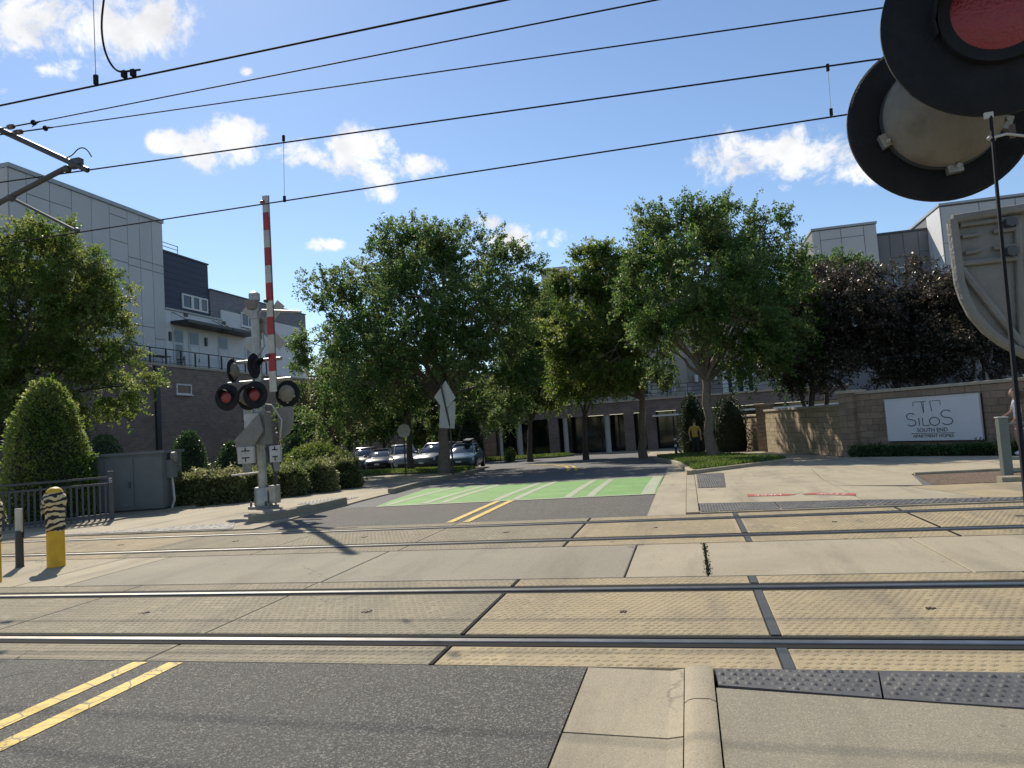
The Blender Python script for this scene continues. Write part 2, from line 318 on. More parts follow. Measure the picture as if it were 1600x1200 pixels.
DOME = mat('beige_housing', (.215, .20, .165), .65, .2, 9, .5, 60, metal=.1, spec=.3, dirt=(.12, .095, .06), dirt_scale=7, dirt_amt=.75)
BLKP = mat('black_background', (.011, .012, .014), .75, .3, 12, .4, 140, spec=.25, dirt=(.03, .03, .03), dirt_scale=3, dirt_amt=.5)
REDL = mat('red_lens', (.22, .012, .014), .3, .12, 30, .5, 120, spec=.6)
WHITEA = mat('white_reflective', (.44, .42, .37), .55, .14, 6, dirt=(.3, .28, .24), dirt_scale=5, dirt_amt=.5)
REDA = mat('red_reflective', (.33, .028, .03), .55, .15, 6)
CABIN = mat('cabinet_green_grey', (.115, .13, .135), .55, .15, 3, .15, 30, dirt=(.09, .1, .09), dirt_scale=2, dirt_amt=.5)
YELB = mat('yellow_bollard', (.60, .36, .012), .5, .14, 6, dirt=(.3, .17, .02), dirt_scale=5, dirt_amt=.45)
WIRE = mat('wire', (.012, .012, .013), .8, .1, 3, spec=.2)
INSUL = mat('insulator', (.12, .075, .06), .35, .1, 3)
SIGNW = mat('sign_white', (.60, .60, .62), .45, .05, 2)
SIGNK = mat('sign_black', (.015, .015, .017), .5, .05, 4)
SIGNB = mat('sign_back', (.36, .355, .31), .5, .14, 5, metal=.3)
def zebra(t, n, vec, out, b):
    mp = n.new('ShaderNodeMapping'); mp.inputs['Scale'].default_value = (1.6, 1.6, 8); mp.inputs['Rotation'].default_value = (0, R(24), 0); t.links.new(vec, mp.inputs['Vector'])
    w = n.new('ShaderNodeTexNoise'); w.inputs['Scale'].default_value = 2.6; w.inputs['Detail'].default_value = 2; w.inputs['Distortion'].default_value = 1.2; t.links.new(mp.outputs[0], w.inputs['Vector'])
    wv = n.new('ShaderNodeTexWave'); wv.wave_type = 'BANDS'; wv.bands_direction = 'Z'; wv.inputs['Scale'].default_value = 4.2; wv.inputs['Distortion'].default_value = 9; wv.inputs['Detail'].default_value = 2; wv.inputs['Detail Scale'].default_value = 1.3
    mp2 = n.new('ShaderNodeMapping'); mp2.inputs['Rotation'].default_value = (0, R(16), 0); t.links.new(vec, mp2.inputs['Vector']); t.links.new(mp2.outputs[0], wv.inputs['Vector'])
    mr = n.new('ShaderNodeMapRange'); mr.inputs[1].default_value = .5; mr.inputs[2].default_value = .56; t.links.new(wv.outputs['Fac'], mr.inputs[0])
    mi = n.new('ShaderNodeMix'); mi.data_type = 'RGBA'; t.links.new(mr.outputs[0], mi.inputs['Factor']); t.links.new(out, mi.inputs[6]); mi.inputs[7].default_value = (.022, .02, .018, 1)
    return mi.outputs[2]
ZEBRA = mat('zebra_cloth', (.56, .46, .27), .9, .16, 9, .5, 60, extra=zebra)
SKIN = mat('skin', (.50, .29, .20), .55, .06, 8)
HAIR = mat('brown_hair', (.06, .035, .022), .6, .3, 30)
TOPW = mat('white_top', (.72, .72, .74), .85, .06, 8)
PINK = mat('pink_shorts', (.62, .22, .24), .85, .08, 8)
YSHIRT = mat('mustard_shirt', (.42, .28, .05), .9, .1, 8)
DPANT = mat('dark_trousers', (.02, .022, .028), .9, .15, 8)
SHOE = mat('white_shoe', (.65, .65, .65), .7, .08, 8)
SHOED = mat('dark_shoe', (.02, .02, .02), .7, .1, 8)
TYRE = mat('tyre', (.015, .015, .016), .8, .2, 9)
RIM = mat('rim', (.4, .4, .42), .35, .1, 6, metal=.8)
LAMP = mat('headlamp', (.55, .57, .6), .15, .05, 5, spec=.8)
CARW = mat('car_white', (.26, .27, .28), .25, .05, 2, spec=.7)  # white car paint; tree shade is put into the colour as a darker tone
CARS = mat('car_silver', (.11, .115, .12), .3, .05, 2, metal=.5, spec=.7)
CARB = mat('car_blue', (.085, .14, .20), .25, .06, 2, metal=.35, spec=.7)
CARK = mat('car_dark', (.02, .022, .026), .25, .06, 2, spec=.7)
PLAST = mat('black_plastic', (.018, .018, .019), .6, .1, 5)
SCONCE = mat('wall_lamp_glass', (.55, .55, .52), .4, .05, 5)

# ------------------------------------------------------------------ mesh helpers
class MB:
    def __init__(s): s.v = []; s.f = []; s.mi = []; s.cur = 0
    def add(s, vs, fs):
        o = len(s.v); s.v += [tuple(v) for v in vs]; s.f += [tuple(i+o for i in f) for f in fs]; s.mi += [s.cur]*len(fs); return s
    def box(s, x0, x1, y0, y1, z0, z1, bev=0):
        if bev:
            b = min(bev, (x1-x0)*.45, (y1-y0)*.45, (z1-z0)*.9)
            vs = [(x0, y0, z0), (x1, y0, z0), (x1, y1, z0), (x0, y1, z0), (x0, y0, z1-b), (x1, y0, z1-b), (x1, y1, z1-b), (x0, y1, z1-b),
                  (x0+b, y0+b, z1), (x1-b, y0+b, z1), (x1-b, y1-b, z1), (x0+b, y1-b, z1)]
            fs = [(3, 2, 1, 0), (8, 9, 10, 11)]
            for i in range(4):
                j = (i+1) % 4; fs += [(i, j, 4+j, 4+i), (4+i, 4+j, 8+j, 8+i)]
            return s.add(vs, fs)
        vs = [(x0, y0, z0), (x1, y0, z0), (x1, y1, z0), (x0, y1, z0), (x0, y0, z1), (x1, y0, z1), (x1, y1, z1), (x0, y1, z1)]
        return s.add(vs, [(3, 2, 1, 0), (4, 5, 6, 7), (0, 1, 5, 4), (1, 2, 6, 5), (2, 3, 7, 6), (3, 0, 4, 7)])
    def obox(s, c, ux, uy, uz):       # oriented box: centre and three half-axis vectors
        c, ux, uy, uz = map(Vector, (c, ux, uy, uz)); vs = []
        for k in (-1, 1):
            for i, j in ((-1, -1), (1, -1), (1, 1), (-1, 1)): vs.append(c+ux*i+uy*j+uz*k)
        return s.add(vs, [(3, 2, 1, 0), (4, 5, 6, 7), (0, 1, 5, 4), (1, 2, 6, 5), (2, 3, 7, 6), (3, 0, 4, 7)])
    def tube(s, pts, rad, n=8, cap=True):
        pts = [Vector(p) for p in pts]
        if not isinstance(rad, (list, tuple)): rad = [rad]*len(pts)
        vs = []; fs = []; prev = None
        for i, p in enumerate(pts):
            d = (pts[min(i+1, len(pts)-1)]-pts[max(i-1, 0)]).normalized()
            if prev is None: a = d.orthogonal().normalized()
            else:
                a = prev-d*prev.dot(d)
                a = a.normalized() if a.length > 1e-6 else d.orthogonal().normalized()
            prev = a; b = d.cross(a)
            for k in range(n):
                t = 2*math.pi*k/n; vs.append(p+(a*math.cos(t)+b*math.sin(t))*rad[i])
        for i in range(len(pts)-1):
            for k in range(n):
                l = (k+1) % n; fs.append((i*n+k, i*n+l, (i+1)*n+l, (i+1)*n+k))
        if cap: fs += [tuple(range(n-1, -1, -1)), tuple(range((len(pts)-1)*n, len(pts)*n))]
        return s.add(vs, fs)
    def lathe(s, prof, n=24, c=(0, 0, 0), axis='Z'):   # prof: (r, h)
        vs = []; fs = []
        c = Vector(c)
        A = {'Z': (Vector((1, 0, 0)), Vector((0, 1, 0)), Vector((0, 0, 1))), 'Y': (Vector((0, 0, 1)), Vector((1, 0, 0)), Vector((0, 1, 0))), 'X': (Vector((0, 1, 0)), Vector((0, 0, 1)), Vector((1, 0, 0)))}[axis] if isinstance(axis, str) else axis
        for r, h in prof:
            for k in range(n):
                t = 2*math.pi*k/n; vs.append(c+A[0]*(r*math.cos(t))+A[1]*(r*math.sin(t))+A[2]*h)
        m = len(prof)
        for i in range(m-1):
            for k in range(n):
                l = (k+1) % n; fs.append((i*n+k, i*n+l, (i+1)*n+l, (i+1)*n+k))
        if prof[0][0] > 1e-5: fs.append(tuple(range(n-1, -1, -1)))
        if prof[-1][0] > 1e-5: fs.append(tuple(range((m-1)*n, m*n)))
        return s.add(vs, fs)
    def prism(s, poly, a, b):     # poly: list of 3D points, extruded from +a to +b vectors
        a, b = Vector(a), Vector(b); n = len(poly)
        vs = [Vector(p)+a for p in poly]+[Vector(p)+b for p in poly]
        fs = [tuple(range(n-1, -1, -1)), tuple(range(n, 2*n))]
        for i in range(n): fs.append((i, (i+1) % n, n+(i+1) % n, n+i))
        return s.add(vs, fs)
    def loft(s, secs, closed=True, cap=True):
        n = len(secs[0]); o = []
        for sc in secs: o += [tuple(p) for p in sc]
        fs = []
        for i in range(len(secs)-1):
            for k in range(n if closed else n-1):
                l = (k+1) % n; fs.append((i*n+k, i*n+l, (i+1)*n+l, (i+1)*n+k))
        if cap: fs += [tuple(range(n-1, -1, -1)), tuple(range((len(secs)-1)*n, len(secs)*n))]
        return s.add(o, fs)
    def mesh(s, name, ms, smooth=False):
        me = bpy.data.meshes.new(name); me.from_pydata(s.v, [], s.f)
        for m in (ms if isinstance(ms, (list, tuple)) else [ms]): me.materials.append(m)
        if any(s.mi): me.polygons.foreach_set('material_index', s.mi)
        bm = bmesh.new(); bm.from_mesh(me); bmesh.ops.recalc_face_normals(bm, faces=bm.faces); bm.to_mesh(me); bm.free()
        if smooth:
            me.polygons.foreach_set('use_smooth', [True]*len(me.polygons))
            try: me.set_sharp_from_angle(angle=R(40))
            except Exception: pass
        return me
    def build(s, name, ms, parent=None, smooth=False, kind=None, bevel=0):
        o = bpy.data.objects.new(name, s.mesh(name, ms, smooth)); COL.objects.link(o)
        if parent is not None:
            o.parent = parent; o.matrix_parent_inverse = parent.matrix_world.inverted()
        if kind: o['kind'] = kind
        if bevel:
            b = o.modifiers.new('b', 'BEVEL'); b.width = bevel; b.segments = 2; b.limit_method = 'ANGLE'; b.angle_limit = R(35)
        return o
def meshobj(name, me, parent=None, loc=None, rot=None, scale=None, kind=None):
    o = bpy.data.objects.new(name, me); COL.objects.link(o)
    if parent is not None:
        o.parent = parent; o.matrix_parent_inverse = parent.matrix_world.inverted()
    if loc is not None: o.location = loc
    if rot is not None: o.rotation_euler = rot
    if scale is not None: o.scale = scale
    if kind: o['kind'] = kind
    return o
def thing(name, label, cat, loc=(0, 0, 0), rz=0, group=None):
    o = bpy.data.objects.new(name, None); COL.objects.link(o); o.empty_display_size = .2
    o.matrix_world = Matrix.Translation(Vector(loc)) @ Matrix.Rotation(rz, 4, 'Z')
    o.location = loc; o.rotation_euler = (0, 0, rz)
    o['label'] = label; o['category'] = cat
    if group: o['group'] = group
    return o
def tag(o, label, cat, group=None):
    o['label'] = label; o['category'] = cat
    if group: o['group'] = group
    return o
def local(root, mb):          # move builder verts from thing-local into world
    m = root.matrix_world
    mb.v = [tuple(m @ Vector(v)) for v in mb.v]; return mb
def quads_mesh(name, V, m):       # V: (N,4,3)
    n = len(V); me = bpy.data.meshes.new(name)
    me.vertices.add(n*4); me.vertices.foreach_set('co', np.ascontiguousarray(V, dtype=np.float32).ravel())
    me.loops.add(n*4); me.loops.foreach_set('vertex_index', np.arange(n*4, dtype=np.int32))
    me.polygons.add(n); me.polygons.foreach_set('loop_start', np.arange(0, n*4, 4, dtype=np.int32))
    try: me.polygons.foreach_set('loop_total', np.full(n, 4, dtype=np.int32))
    except Exception: pass
    me.materials.append(m); me.update(calc_edges=True); return me
def unit(a): return a/np.maximum(np.linalg.norm(a, axis=-1, keepdims=True), 1e-9)
def leaves(P, axis, size, aspect=.5, upbias=.5):
    n = len(P); nr = unit(rng.normal(size=(n, 3))+np.array([0, 0, upbias])); ax = unit(axis+rng.normal(size=(n, 3))*.55)
    sd = unit(np.cross(nr, ax)); s = (size*rng.uniform(.65, 1.3, n))[:, None]
    fold = np.cross(ax, sd)*s*.12
    return np.stack([P, P+ax*s*.5+sd*s*aspect*.5+fold, P+ax*s, P+ax*s*.5-sd*s*aspect*.5+fold], 1)
def text_mesh(body, size, m, extrude=.002, align='CENTER'):
    c = bpy.data.curves.new('txt', 'FONT'); c.body = body; c.size = size; c.extrude = extrude; c.align_x = align; c.align_y = 'CENTER'; c.resolution_u = 3
    o = bpy.data.objects.new('txt', c); COL.objects.link(o); bpy.context.view_layer.update()
    me = bpy.data.meshes.new_from_object(o.evaluated_get(bpy.context.evaluated_depsgraph_get())); bpy.data.objects.remove(o)
    me.materials.clear(); me.materials.append(m); return me
def sheet(name, poly, z, m, parent=None, kind=None, follow=True, thick=.0, step=1.0):
    """Polygon in plan, top at ground profile + z, cut along Y so that it follows the slope; sides hang down by thick."""
    bm = bmesh.new(); f = bm.faces.new([bm.verts.new((p[0], p[1], 0)) for p in poly])
    ys = [p[1] for p in poly]; y = max(min(ys), 12)
    while y < max(ys) and y < 75:
        if y > min(ys)+.01:
            bmesh.ops.bisect_plane(bm, geom=bm.verts[:]+bm.edges[:]+bm.faces[:], plane_co=(0, y, 0), plane_no=(0, 1, 0))
        y += step
    bmesh.ops.recalc_face_normals(bm, faces=bm.faces)
    for ff in bm.faces:
        if ff.normal.z < 0: ff.normal_flip()
    if thick:
        r = bmesh.ops.extrude_face_region(bm, geom=bm.faces[:])
        vs = [e for e in r['geom'] if isinstance(e, bmesh.types.BMVert)]
        for v in vs: v.co.z = 1
        bm.faces.ensure_lookup_table()
    for v in bm.verts:
        top = (v.co.z > .5) if thick else True
        v.co.z = zg(v.co.y)+z-(0 if top else thick)
    bmesh.ops.recalc_face_normals(bm, faces=bm.faces)
    me = bpy.data.meshes.new(name); bm.to_mesh(me); bm.free(); me.materials.append(m)
    return meshobj(name, me, parent, kind=kind)
def rect(x0, x1, y0, y1): return [(x0, y0), (x1, y0), (x1, y1), (x0, y1)]
# ================================================================== SETTING: ground, roads, tracks, pavements
def big_ground():
    mb = MB(); ys = [-1500, -60, -8] + list(range(0, 14)) + list(range(14, 74, 2)) + [90, 200, 600, 2500]
    xs = [-1500, -300, -60, -20, 0, 20, 60, 300, 1500]
    vs = [(x, y, zg(y)-.10) for y in ys for x in xs]; fs = []
    for j in range(len(ys)-1):
        for i in range(len(xs)-1): fs.append((j*9+i, j*9+i+1, (j+1)*9+i+1, (j+1)*9+i))
    mb.add(vs, fs); return mb.build('ground', SOIL, kind='structure')
big_ground()
# near road (our side)
road1 = sheet('road', rect(-6.65, -.685, -8, 4.215), 0, ASPH, kind='structure', thick=.09)
sheet('sidewalk', rect(-40, -7.3, -8, 4.215), .02, CONC, kind='structure', thick=.1)
g0 = sheet('gutter', rect(-7.3, -6.665, -8, 4.215), 0, CONCG, kind='structure', thick=.09)
# gutter pan and curb at the right of the near lane
gutter = sheet('gutter', rect(-.69, -.13, -8, -2), 0, CONC, kind='structure', thick=.09)
for y0, y1 in ((-1.985, .44), (.455, 3.325), (3.34, 4.215)):
    mb = MB(); mb.add([(-.675, y0, 0), (-.2, y0, -.012), (-.13, y0, .0), (-.13, y1, 0), (-.2, y1, -.012), (-.675, y1, 0), (-.675, y0, -.09), (-.13, y0, -.09), (-.13, y1, -.09), (-.675, y1, -.09)],
           [(0, 1, 4, 5), (1, 2, 3, 4), (0, 6, 7, 2, 1), (5, 4, 3, 8, 9), (0, 5, 9, 6), (2, 7, 8, 3)]); mb.build('slab', CONC, gutter)
def curb_run(pts, w, h, mt, parent, name='curb_stone', gap=.012, r=.03, inset=True):
    """one curb stone per segment of pts (plan points of the road-side edge), w to the left of travel"""
    for a, b in zip(pts[:-1], pts[1:]):
        a, b = Vector((*a, 0)), Vector((*b, 0)); d = (b-a).normalized(); n = Vector((-d.y, d.x, 0))
        a2, b2 = a+d*gap*.5, b-d*gap*.5
        prof = [(0, -.12), (.012, h-r), (.012+r*.3, h-r*.3), (.012+r, h), (w-r*.5, h), (w, h-r*.5), (w, -.12)]
        k = max(1, int((b2-a2).length/1.2)); secs = []
        for i in range(k+1):
            p = a2.lerp(b2, i/k); secs.append([(p.x+n.x*u, p.y+n.y*u, zg(p.y)+z) for u, z in prof])
        mb = MB(); mb.loft(secs); mb.build(name, mt, parent)
curb = MB().box(-.12, .02, -8, -2, -.1, .02).build('curb', CONC, kind='structure')
def prof_curb(y0, y1):
    mb = MB(); pr = [(-.128, -.09), (-.125, .0), (-.105, .016), (-.075, .024), (.0, .024), (.028, .012), (.03, -.09)]
    mb.loft([[(x, y, z) for x, z in pr] for y in (y0, y1)]); return mb.build('curb_stone', CONC, curb, smooth=True)
for y0, y1 in ((-1.985, .44), (.452, 3.71), (3.722, 4.215)): prof_curb(y0, y1)
walk = sheet('sidewalk', rect(.036, 14, -8, -2), .0, CONCG, kind='structure', thick=.13)
for x0, x1, y0, y1 in ((.036, 2.6, -1.985, 3.93), (2.612, 5.2, -1.985, 3.6), (5.212, 14, -1.985, 3.3)):
    poly = [(x0, y0), (x1, y0), (x1, 3.74-.145*(x1-1.37) if x1 < 3 else 3.55), (x0, 3.74-.145*(x0-1.37) if x0 < 3 else 3.55)]
    sheet('slab', poly, .0, CONCG if x0 < 1 else CONC, walk, thick=.13)

# ---- the two tracks
def frustum_field(name, pts, r, h, top=.55, z=0., m=None, parent=None, stretch=(1, 1), rot=0):
    pts = np.array(pts, dtype=float); n = len(pts)
    sx, sy = stretch; c, s_ = math.cos(rot), math.sin(rot)
    base = np.array([(-1, -1), (1, -1), (1, 1), (-1, 1)], float)*[sx, sy]*1.0
    base = np.stack([base[:, 0]*c-base[:, 1]*s_, base[:, 0]*s_+base[:, 1]*c], 1)*r
    V = np.zeros((n, 8, 3)); V[:, :4, :2] = pts[:, None, :2]+base; V[:, 4:, :2] = pts[:, None, :2]+base*top
    zz = pts[:, 2] if pts.shape[1] > 2 else np.zeros(n)
    V[:, :4, 2] = (zz+z)[:, None]; V[:, 4:, 2] = (zz+z+h*rng.uniform(.45, 1.1, n))[:, None]
    q = np.array([(4, 5, 6, 7), (0, 1, 5, 4), (1, 2, 6, 5), (2, 3, 7, 6), (3, 0, 4, 7)])
    idx = (np.arange(n)[:, None, None]*8+q).reshape(-1)
    me = bpy.data.meshes.new(name); me.vertices.add(n*8); me.vertices.foreach_set('co', V.astype(np.float32).ravel())
    me.loops.add(len(idx)); me.loops.foreach_set('vertex_index', idx.astype(np.int32)); k = n*5
    me.polygons.add(k); me.polygons.foreach_set('loop_start', np.arange(0, k*4, 4, dtype=np.int32))
    try: me.polygons.foreach_set('loop_total', np.full(k, 4, dtype=np.int32))
    except Exception: pass
    me.materials.append(m); me.update(calc_edges=True)
    return meshobj(name, me, parent, kind='stuff')
def studs(x0, x1, y0, y1, m, parent, sx=.058, sy=.058, r=.0165, h=.0038):
    ny = max(1, int((y1-y0-.03)/sy)); nx = int((x1-x0-.03)/sx); pts = []
    for j in range(ny):
        for i in range(nx):
            if random.random() < .05+.12*(math.sin(i*.35+x0*3)*math.cos(j*.6+x0) > .75): continue
            pts.append((x0+.03+sx*(i+.25+.5*(j % 2)), y0+(y1-y0)/ny*(j+.5)))
    frustum_field('stud_field', pts, r, h, .5, 0, m, parent, (1.25, .8), R(35))
XJ1 = [-20.5+2.1*i for i in range(20)]; off1 = .44-XJ1[10]; XJ1 = [x+off1 for x in XJ1]
def track(ynear, ya, yb, yfar, off, zt=0.0):
    bed = MB().box(-42, 30, ynear+.004, yfar-.004, -.16, -.075).build('track_bed', BED, kind='structure')
    xs = [off+2.1*i for i in range(-17, 13)]
    for yc in (ya, yb):
        inner = 1 if yc == ya else -1
        # rail: head, web, foot
        pr = [(-.035, -.005), (-.03, .0), (.03, .0), (.035, -.006), (.035, -.028), (.008, -.038), (.008, -.1), (.06, -.11), (.06, -.12), (-.06, -.12), (-.06, -.11), (-.008, -.1), (-.008, -.038), (-.035, -.028)]
        mb = MB(); mb.loft([[(x, yc+y, z+.003) for y, z in pr] for x in (-42, 30)]); mb.build('rail', STEEL, bed)
        for side in (-1, 1):
            w0 = .075 if side == inner else .046
            # rubber flangeway filler: low step next to the rail, then a flush lip
            a, b, c = yc+side*.038, yc+side*w0, yc+side*.125
            mb = MB(); z0, z1 = (-.045, -.004) if side == inner else (-.012, -.002)
            pr2 = [(a, -.1), (a, z0), (b, z0), (b+side*.004, z1), (c-side*.006, z1), (c, z1-.01), (c, -.1)]
            mb.loft([[(x, y, z) for y, z in pr2] for x in (-42, 30)]); mb.build('rubber_strip', RUBBER, bed)
    bands = [(ynear, ya-.13, 'field'), (ya+.13, yb-.13, 'gauge'), (yb+.13, yfar, 'field')]
    for y0, y1, k in bands:
        for a, b in zip(xs[:-1], xs[1:]):
            if b < -14 or a > 8: 
                if b < -30 or a > 22: continue
            g = .034 if abs(a-off) < .1 else .014 if a > -3 else .006
            x0, x1 = a+g, b-(.034 if abs(b-off) < .1 else .014 if b > -3 else .006)
            grey = (-7.5 < (a+b)/2 < -2.0)
            m = PANELG if grey else PANEL
            p = MB().box(x0, x1, y0+.004, y1-.004, -.1, -.001, .008).build('panel', m, bed)
            if b > -14 and a < 8:
                studs(x0, x1, y0+.01, y1-.01, m, p)
            if k == 'gauge' and b > -9 and random.random() < .8:
                cx, cy = (x0+x1)/2+random.uniform(-.05, .05), (y0+y1)/2+random.uniform(-.03, .03); st = MB(); rs = random.uniform(.55, 1.0); ra = random.uniform(0, 6)
                for q in range(5):
                    t = q*2*math.pi/5+ra; rq = rs*random.uniform(.7, 1.1); st.obox((cx+.03*rq*math.cos(t), cy+.03*rq*math.sin(t), .004), (.03*rq*math.cos(t), .03*rq*math.sin(t), 0), (-.006*math.sin(t), .006*math.cos(t), 0), (0, 0, .003))
                st.build('lifting_mark', RUST, p)
        # dark steel joint strips between the right-hand panels
        for a in xs:
            if -3 < a < 20: w_ = .03 if abs(a-off) < .1 else .011; MB().box(a-w_, a+w_, y0+.006, y1-.006, -.1, .003).build('joint_strip', DARKM if w_ > .02 else RUBBER, bed)
    return bed
track(4.222, 4.73, 6.20, 6.615, .44)
track(8.355, 8.85, 10.335, 10.80, .565)
# ---- slab between the tracks
mid = MB().box(-42, 30, 6.625, 8.345, -.12, -.02).build('pavement', BED, kind='structure')
xm = [-30, -22, -16, -12.0, -9.9, -7.65, -6.92, -3.74, -.67, .075, 2.18, 4.3, 6.5, 9, 14, 22]
for a, b in zip(xm[:-1], xm[1:]):
    MB().box(a+.008, b-.008, 6.63, 8.34, -.1, -.0015, .007).build('slab', CONCG if -7 < (a+b)/2 < -.6 else CONC, mid)
wd = []
for i in range(420):
    p = (.075+rng.normal()*.012, rng.uniform(6.68, 8.3), -.01); wd.append(p)
wq = leaves(np.array(wd), np.tile([0, .6, .5], (len(wd), 1)), .03, .4)
tag(meshobj('weeds', quads_mesh('weeds', wq, CORE), kind='stuff'), 'dry weeds growing in the dark slab joint between the tracks', 'weeds')
# ---- far side: one asphalt sheet with everything else laid on it
roadf = sheet('road', rect(-60, 22, 10.805, 56), -.012, ASPHF, kind='structure')
nearf = sheet('road', rect(-7.3, -.68, 10.805, 13.85), -.004, ASPH, kind='structure')
# green bicycle crossing with white bars
gl = lambda y: -6.42-(y-13.7)*.16
green = sheet('green_crossing', [(gl(13.75), 13.75), (-.68, 13.95), (-.73, 19.5), (gl(19.0), 19.0)], .0, GPAINT, kind='structure')
for x0, x1 in ((-2.50, -2.34), (-2.05, -1.89), (-3.98, -3.82), (-3.58, -3.42), (-5.52, -5.36), (-5.12, -4.96), (-6.35, -6.2)):
    sheet('white_bar', [(x0, 14.0), (x1, 14.0), (x1-.12, 19.2), (x0-.12, 19.2)], .004, WPAINT, green)
sheet('white_bar', [(-.98, 13.98), (-.72, 13.98), (-.76, 19.4), (-1.0, 19.4)], .004, WPAINT, green)
sheet('edge_line', [(-6.4, 13.72), (-.68, 13.9), (-.68, 14.02), (-6.4, 13.86)], .004, WPAINT, green)
sheet('edge_line', [(-7.2, 18.95), (-.74, 19.4), (-.74, 19.62), (-7.2, 19.15)], .004, WPAINT, green)
# painted lines
for x in (-3.81, -3.53):
    sheet('yellow_line', rect(x, x+.115, -6, 4.19), .004, YPAINT, road1)
for x in (-3.86, -3.58):
    sheet('yellow_line', rect(x, x+.12, 10.83, 13.82), .004, YPAINT, nearf)
def band(pts, w, z, m, parent, name='yellow_line'):
    l = []; r_ = []
    for i, p in enumerate(pts):
        a = Vector(pts[max(i-1, 0)]); b = Vector(pts[min(i+1, len(pts)-1)]); d = (b-a).normalized(); n = Vector((-d.y, d.x)); p = Vector(p)
        l.append(p+n*w/2); r_.append(p-n*w/2)
    mb = MB(); vs = [(p.x, p.y, zg(p.y)+z) for p in l]+[(p.x, p.y, zg(p.y)+z) for p in r_]; k = len(pts)
    mb.add(vs, [(i, i+1, k+i+1, k+i) for i in range(k-1)]); return mb.build(name, m, parent)
for o in (0, .3):
    band([(-4.4+o, 26), (-4.7+o, 28), (-5.3+o, 31), (-6.4+o, 34), (-8.5+o, 37)], .13, .0, YPAINT, roadf)
# ---- right-hand far gutter, curb, plaza
gf = sheet('gutter', [(-.69, 10.805), (-.13, 10.805), (-.13, 14.2), (-.69, 14.2)], .0, CONC, kind='structure', thick=.08)
for y0, y1 in ((14.21, 16.4), (16.41, 18.6), (18.61, 21.5), (21.51, 24.5)):
    x0 = -.69 if y0 < 20 else -.75
    sheet('slab', [(x0, y0), (-.13, y0), (-.13, y1), (x0, y1)], .0, CONC, gf, thick=.08)
cf = sheet('curb', [(-.12, 10.805), (.06, 10.805), (.06, 14.2), (-.12, 14.2)], .03, CONC, kind='structure', thick=.1)
for y0, y1 in ((14.21, 16.4), (16.41, 18.9)): sheet('curb_stone', rect(-.12, .06, y0, y1), .03, CONC, cf, thick=.1)
plaza = sheet('pavement', rect(.07, 40, 10.805, 11.0), .02, CONC, kind='structure', thick=.1)
def slab(poly, m=CONC): sheet('slab', poly, .02, m, plaza, thick=.1)
slab([(.07, 11.95), (2.43, 11.6), (2.47, 14.05), (.07, 14.8)])
slab([(2.445, 11.6), (4.0, 11.2), (3.45, 13.2), (2.485, 13.85)])
slab([(4.02, 11.2), (6.2, 11.0), (5.4, 13.2), (3.47, 13.2)], PANEL)
slab([(6.22, 11.0), (14, 11.0), (14, 13.2), (5.42, 13.2)])
slab([(.07, 14.82), (2.47, 14.07), (2.53, 15.6), (2.9, 19.0), (.07, 19.3)])
slab([(2.49, 13.87), (3.75, 13.3), (4.25, 15.75), (2.55, 15.6)])
slab([(2.56, 15.62), (6.2, 15.85), (6.6, 18.6), (2.92, 19.0)])
slab([(6.22, 15.85), (16, 15.5), (16, 20.0), (6.62, 18.6)])
slab([(.09, 19.32), (2.9, 19.02), (6.6, 18.62), (8.5, 20.0), (4.9, 25.6), (3.2, 24.2)])
slab([(3.22, 24.25), (4.88, 25.65), (3.4, 36.5), (1.4, 36.5), (2.0, 31.0)])
slab([(-2.5, 38.6), (3.4, 36.6), (8, 40), (8, 58), (-20, 58), (-20, 54.4), (-4, 54.0), (-2.6, 50)])
# tactile plates (each a plate with its domes)
tact_n = [0]
def plate(poly, label, z=.02, step=.065, r=.017, rows=True):
    t = thing('tactile_plate', label, 'tactile paving', (*poly[0], zg(poly[0][1])))
    sheet('plate', poly, z+.006, TACT, t, thick=.05)
    xs = [p[0] for p in poly]; ys = [p[1] for p in poly]; pts = []
    def inside(x, y):
        c = False; n = len(poly)
        for i in range(n):
            (ax, ay), (bx, by) = poly[i], poly[(i+1) % n]
            if (ay > y) != (by > y) and x < (bx-ax)*(y-ay)/(by-ay)+ax: c = not c
        return c
    y = min(ys)+.03; j = 0
    while y < max(ys):
        x = min(xs)+.03+(step/2 if j % 2 else 0)
        while x < max(xs):
            if inside(x-.02, y) and inside(x+.02, y) and inside(x, y-.02) and inside(x, y+.02): pts.append((x, y, zg(y)))
            x += step
        y += step; j += 1
    frustum_field('domes', pts, r, .009, .6, z+.006, TACT, t)
ne = lambda x: 3.965-.17*x
plate([(.05, ne(.05)), (.806, ne(.8)), (.877, 4.212), (.04, 4.212)], 'dark studded tactile plate by the curb in the near right corner', .0)
plate([(.815, ne(.815)), (2.0, 3.66), (2.0, 4.212), (.885, 4.212)], 'dark studded tactile plate cut by the right edge of the photo', .0)
fe = [(.07, 11.9, 10.86), (1.2, 11.72, 10.86), (2.35, 11.55, 10.86), (3.5, 11.35, 10.86), (4.7, 11.15, 10.86)]
for i, nm in enumerate(('nearest the far curb', 'below the red lettering', 'third from the far curb', 'at the right edge of the photo')):
    (a, ya, y0), (b, yb_, _) = fe[i], fe[i+1]
    plate([(a+.01, y0), (b-.01, y0), (b-.01, yb_-.02), (a+.01, ya-.02)], 'ribbed dark tactile strip plate along the far rail, '+nm, .02, .085, .021)
plate([(.1, 14.55), (.62, 14.45), (.8, 19.15), (.12, 19.2)], 'small dark tactile plate beside the grass island curb', .024, .09, .022)
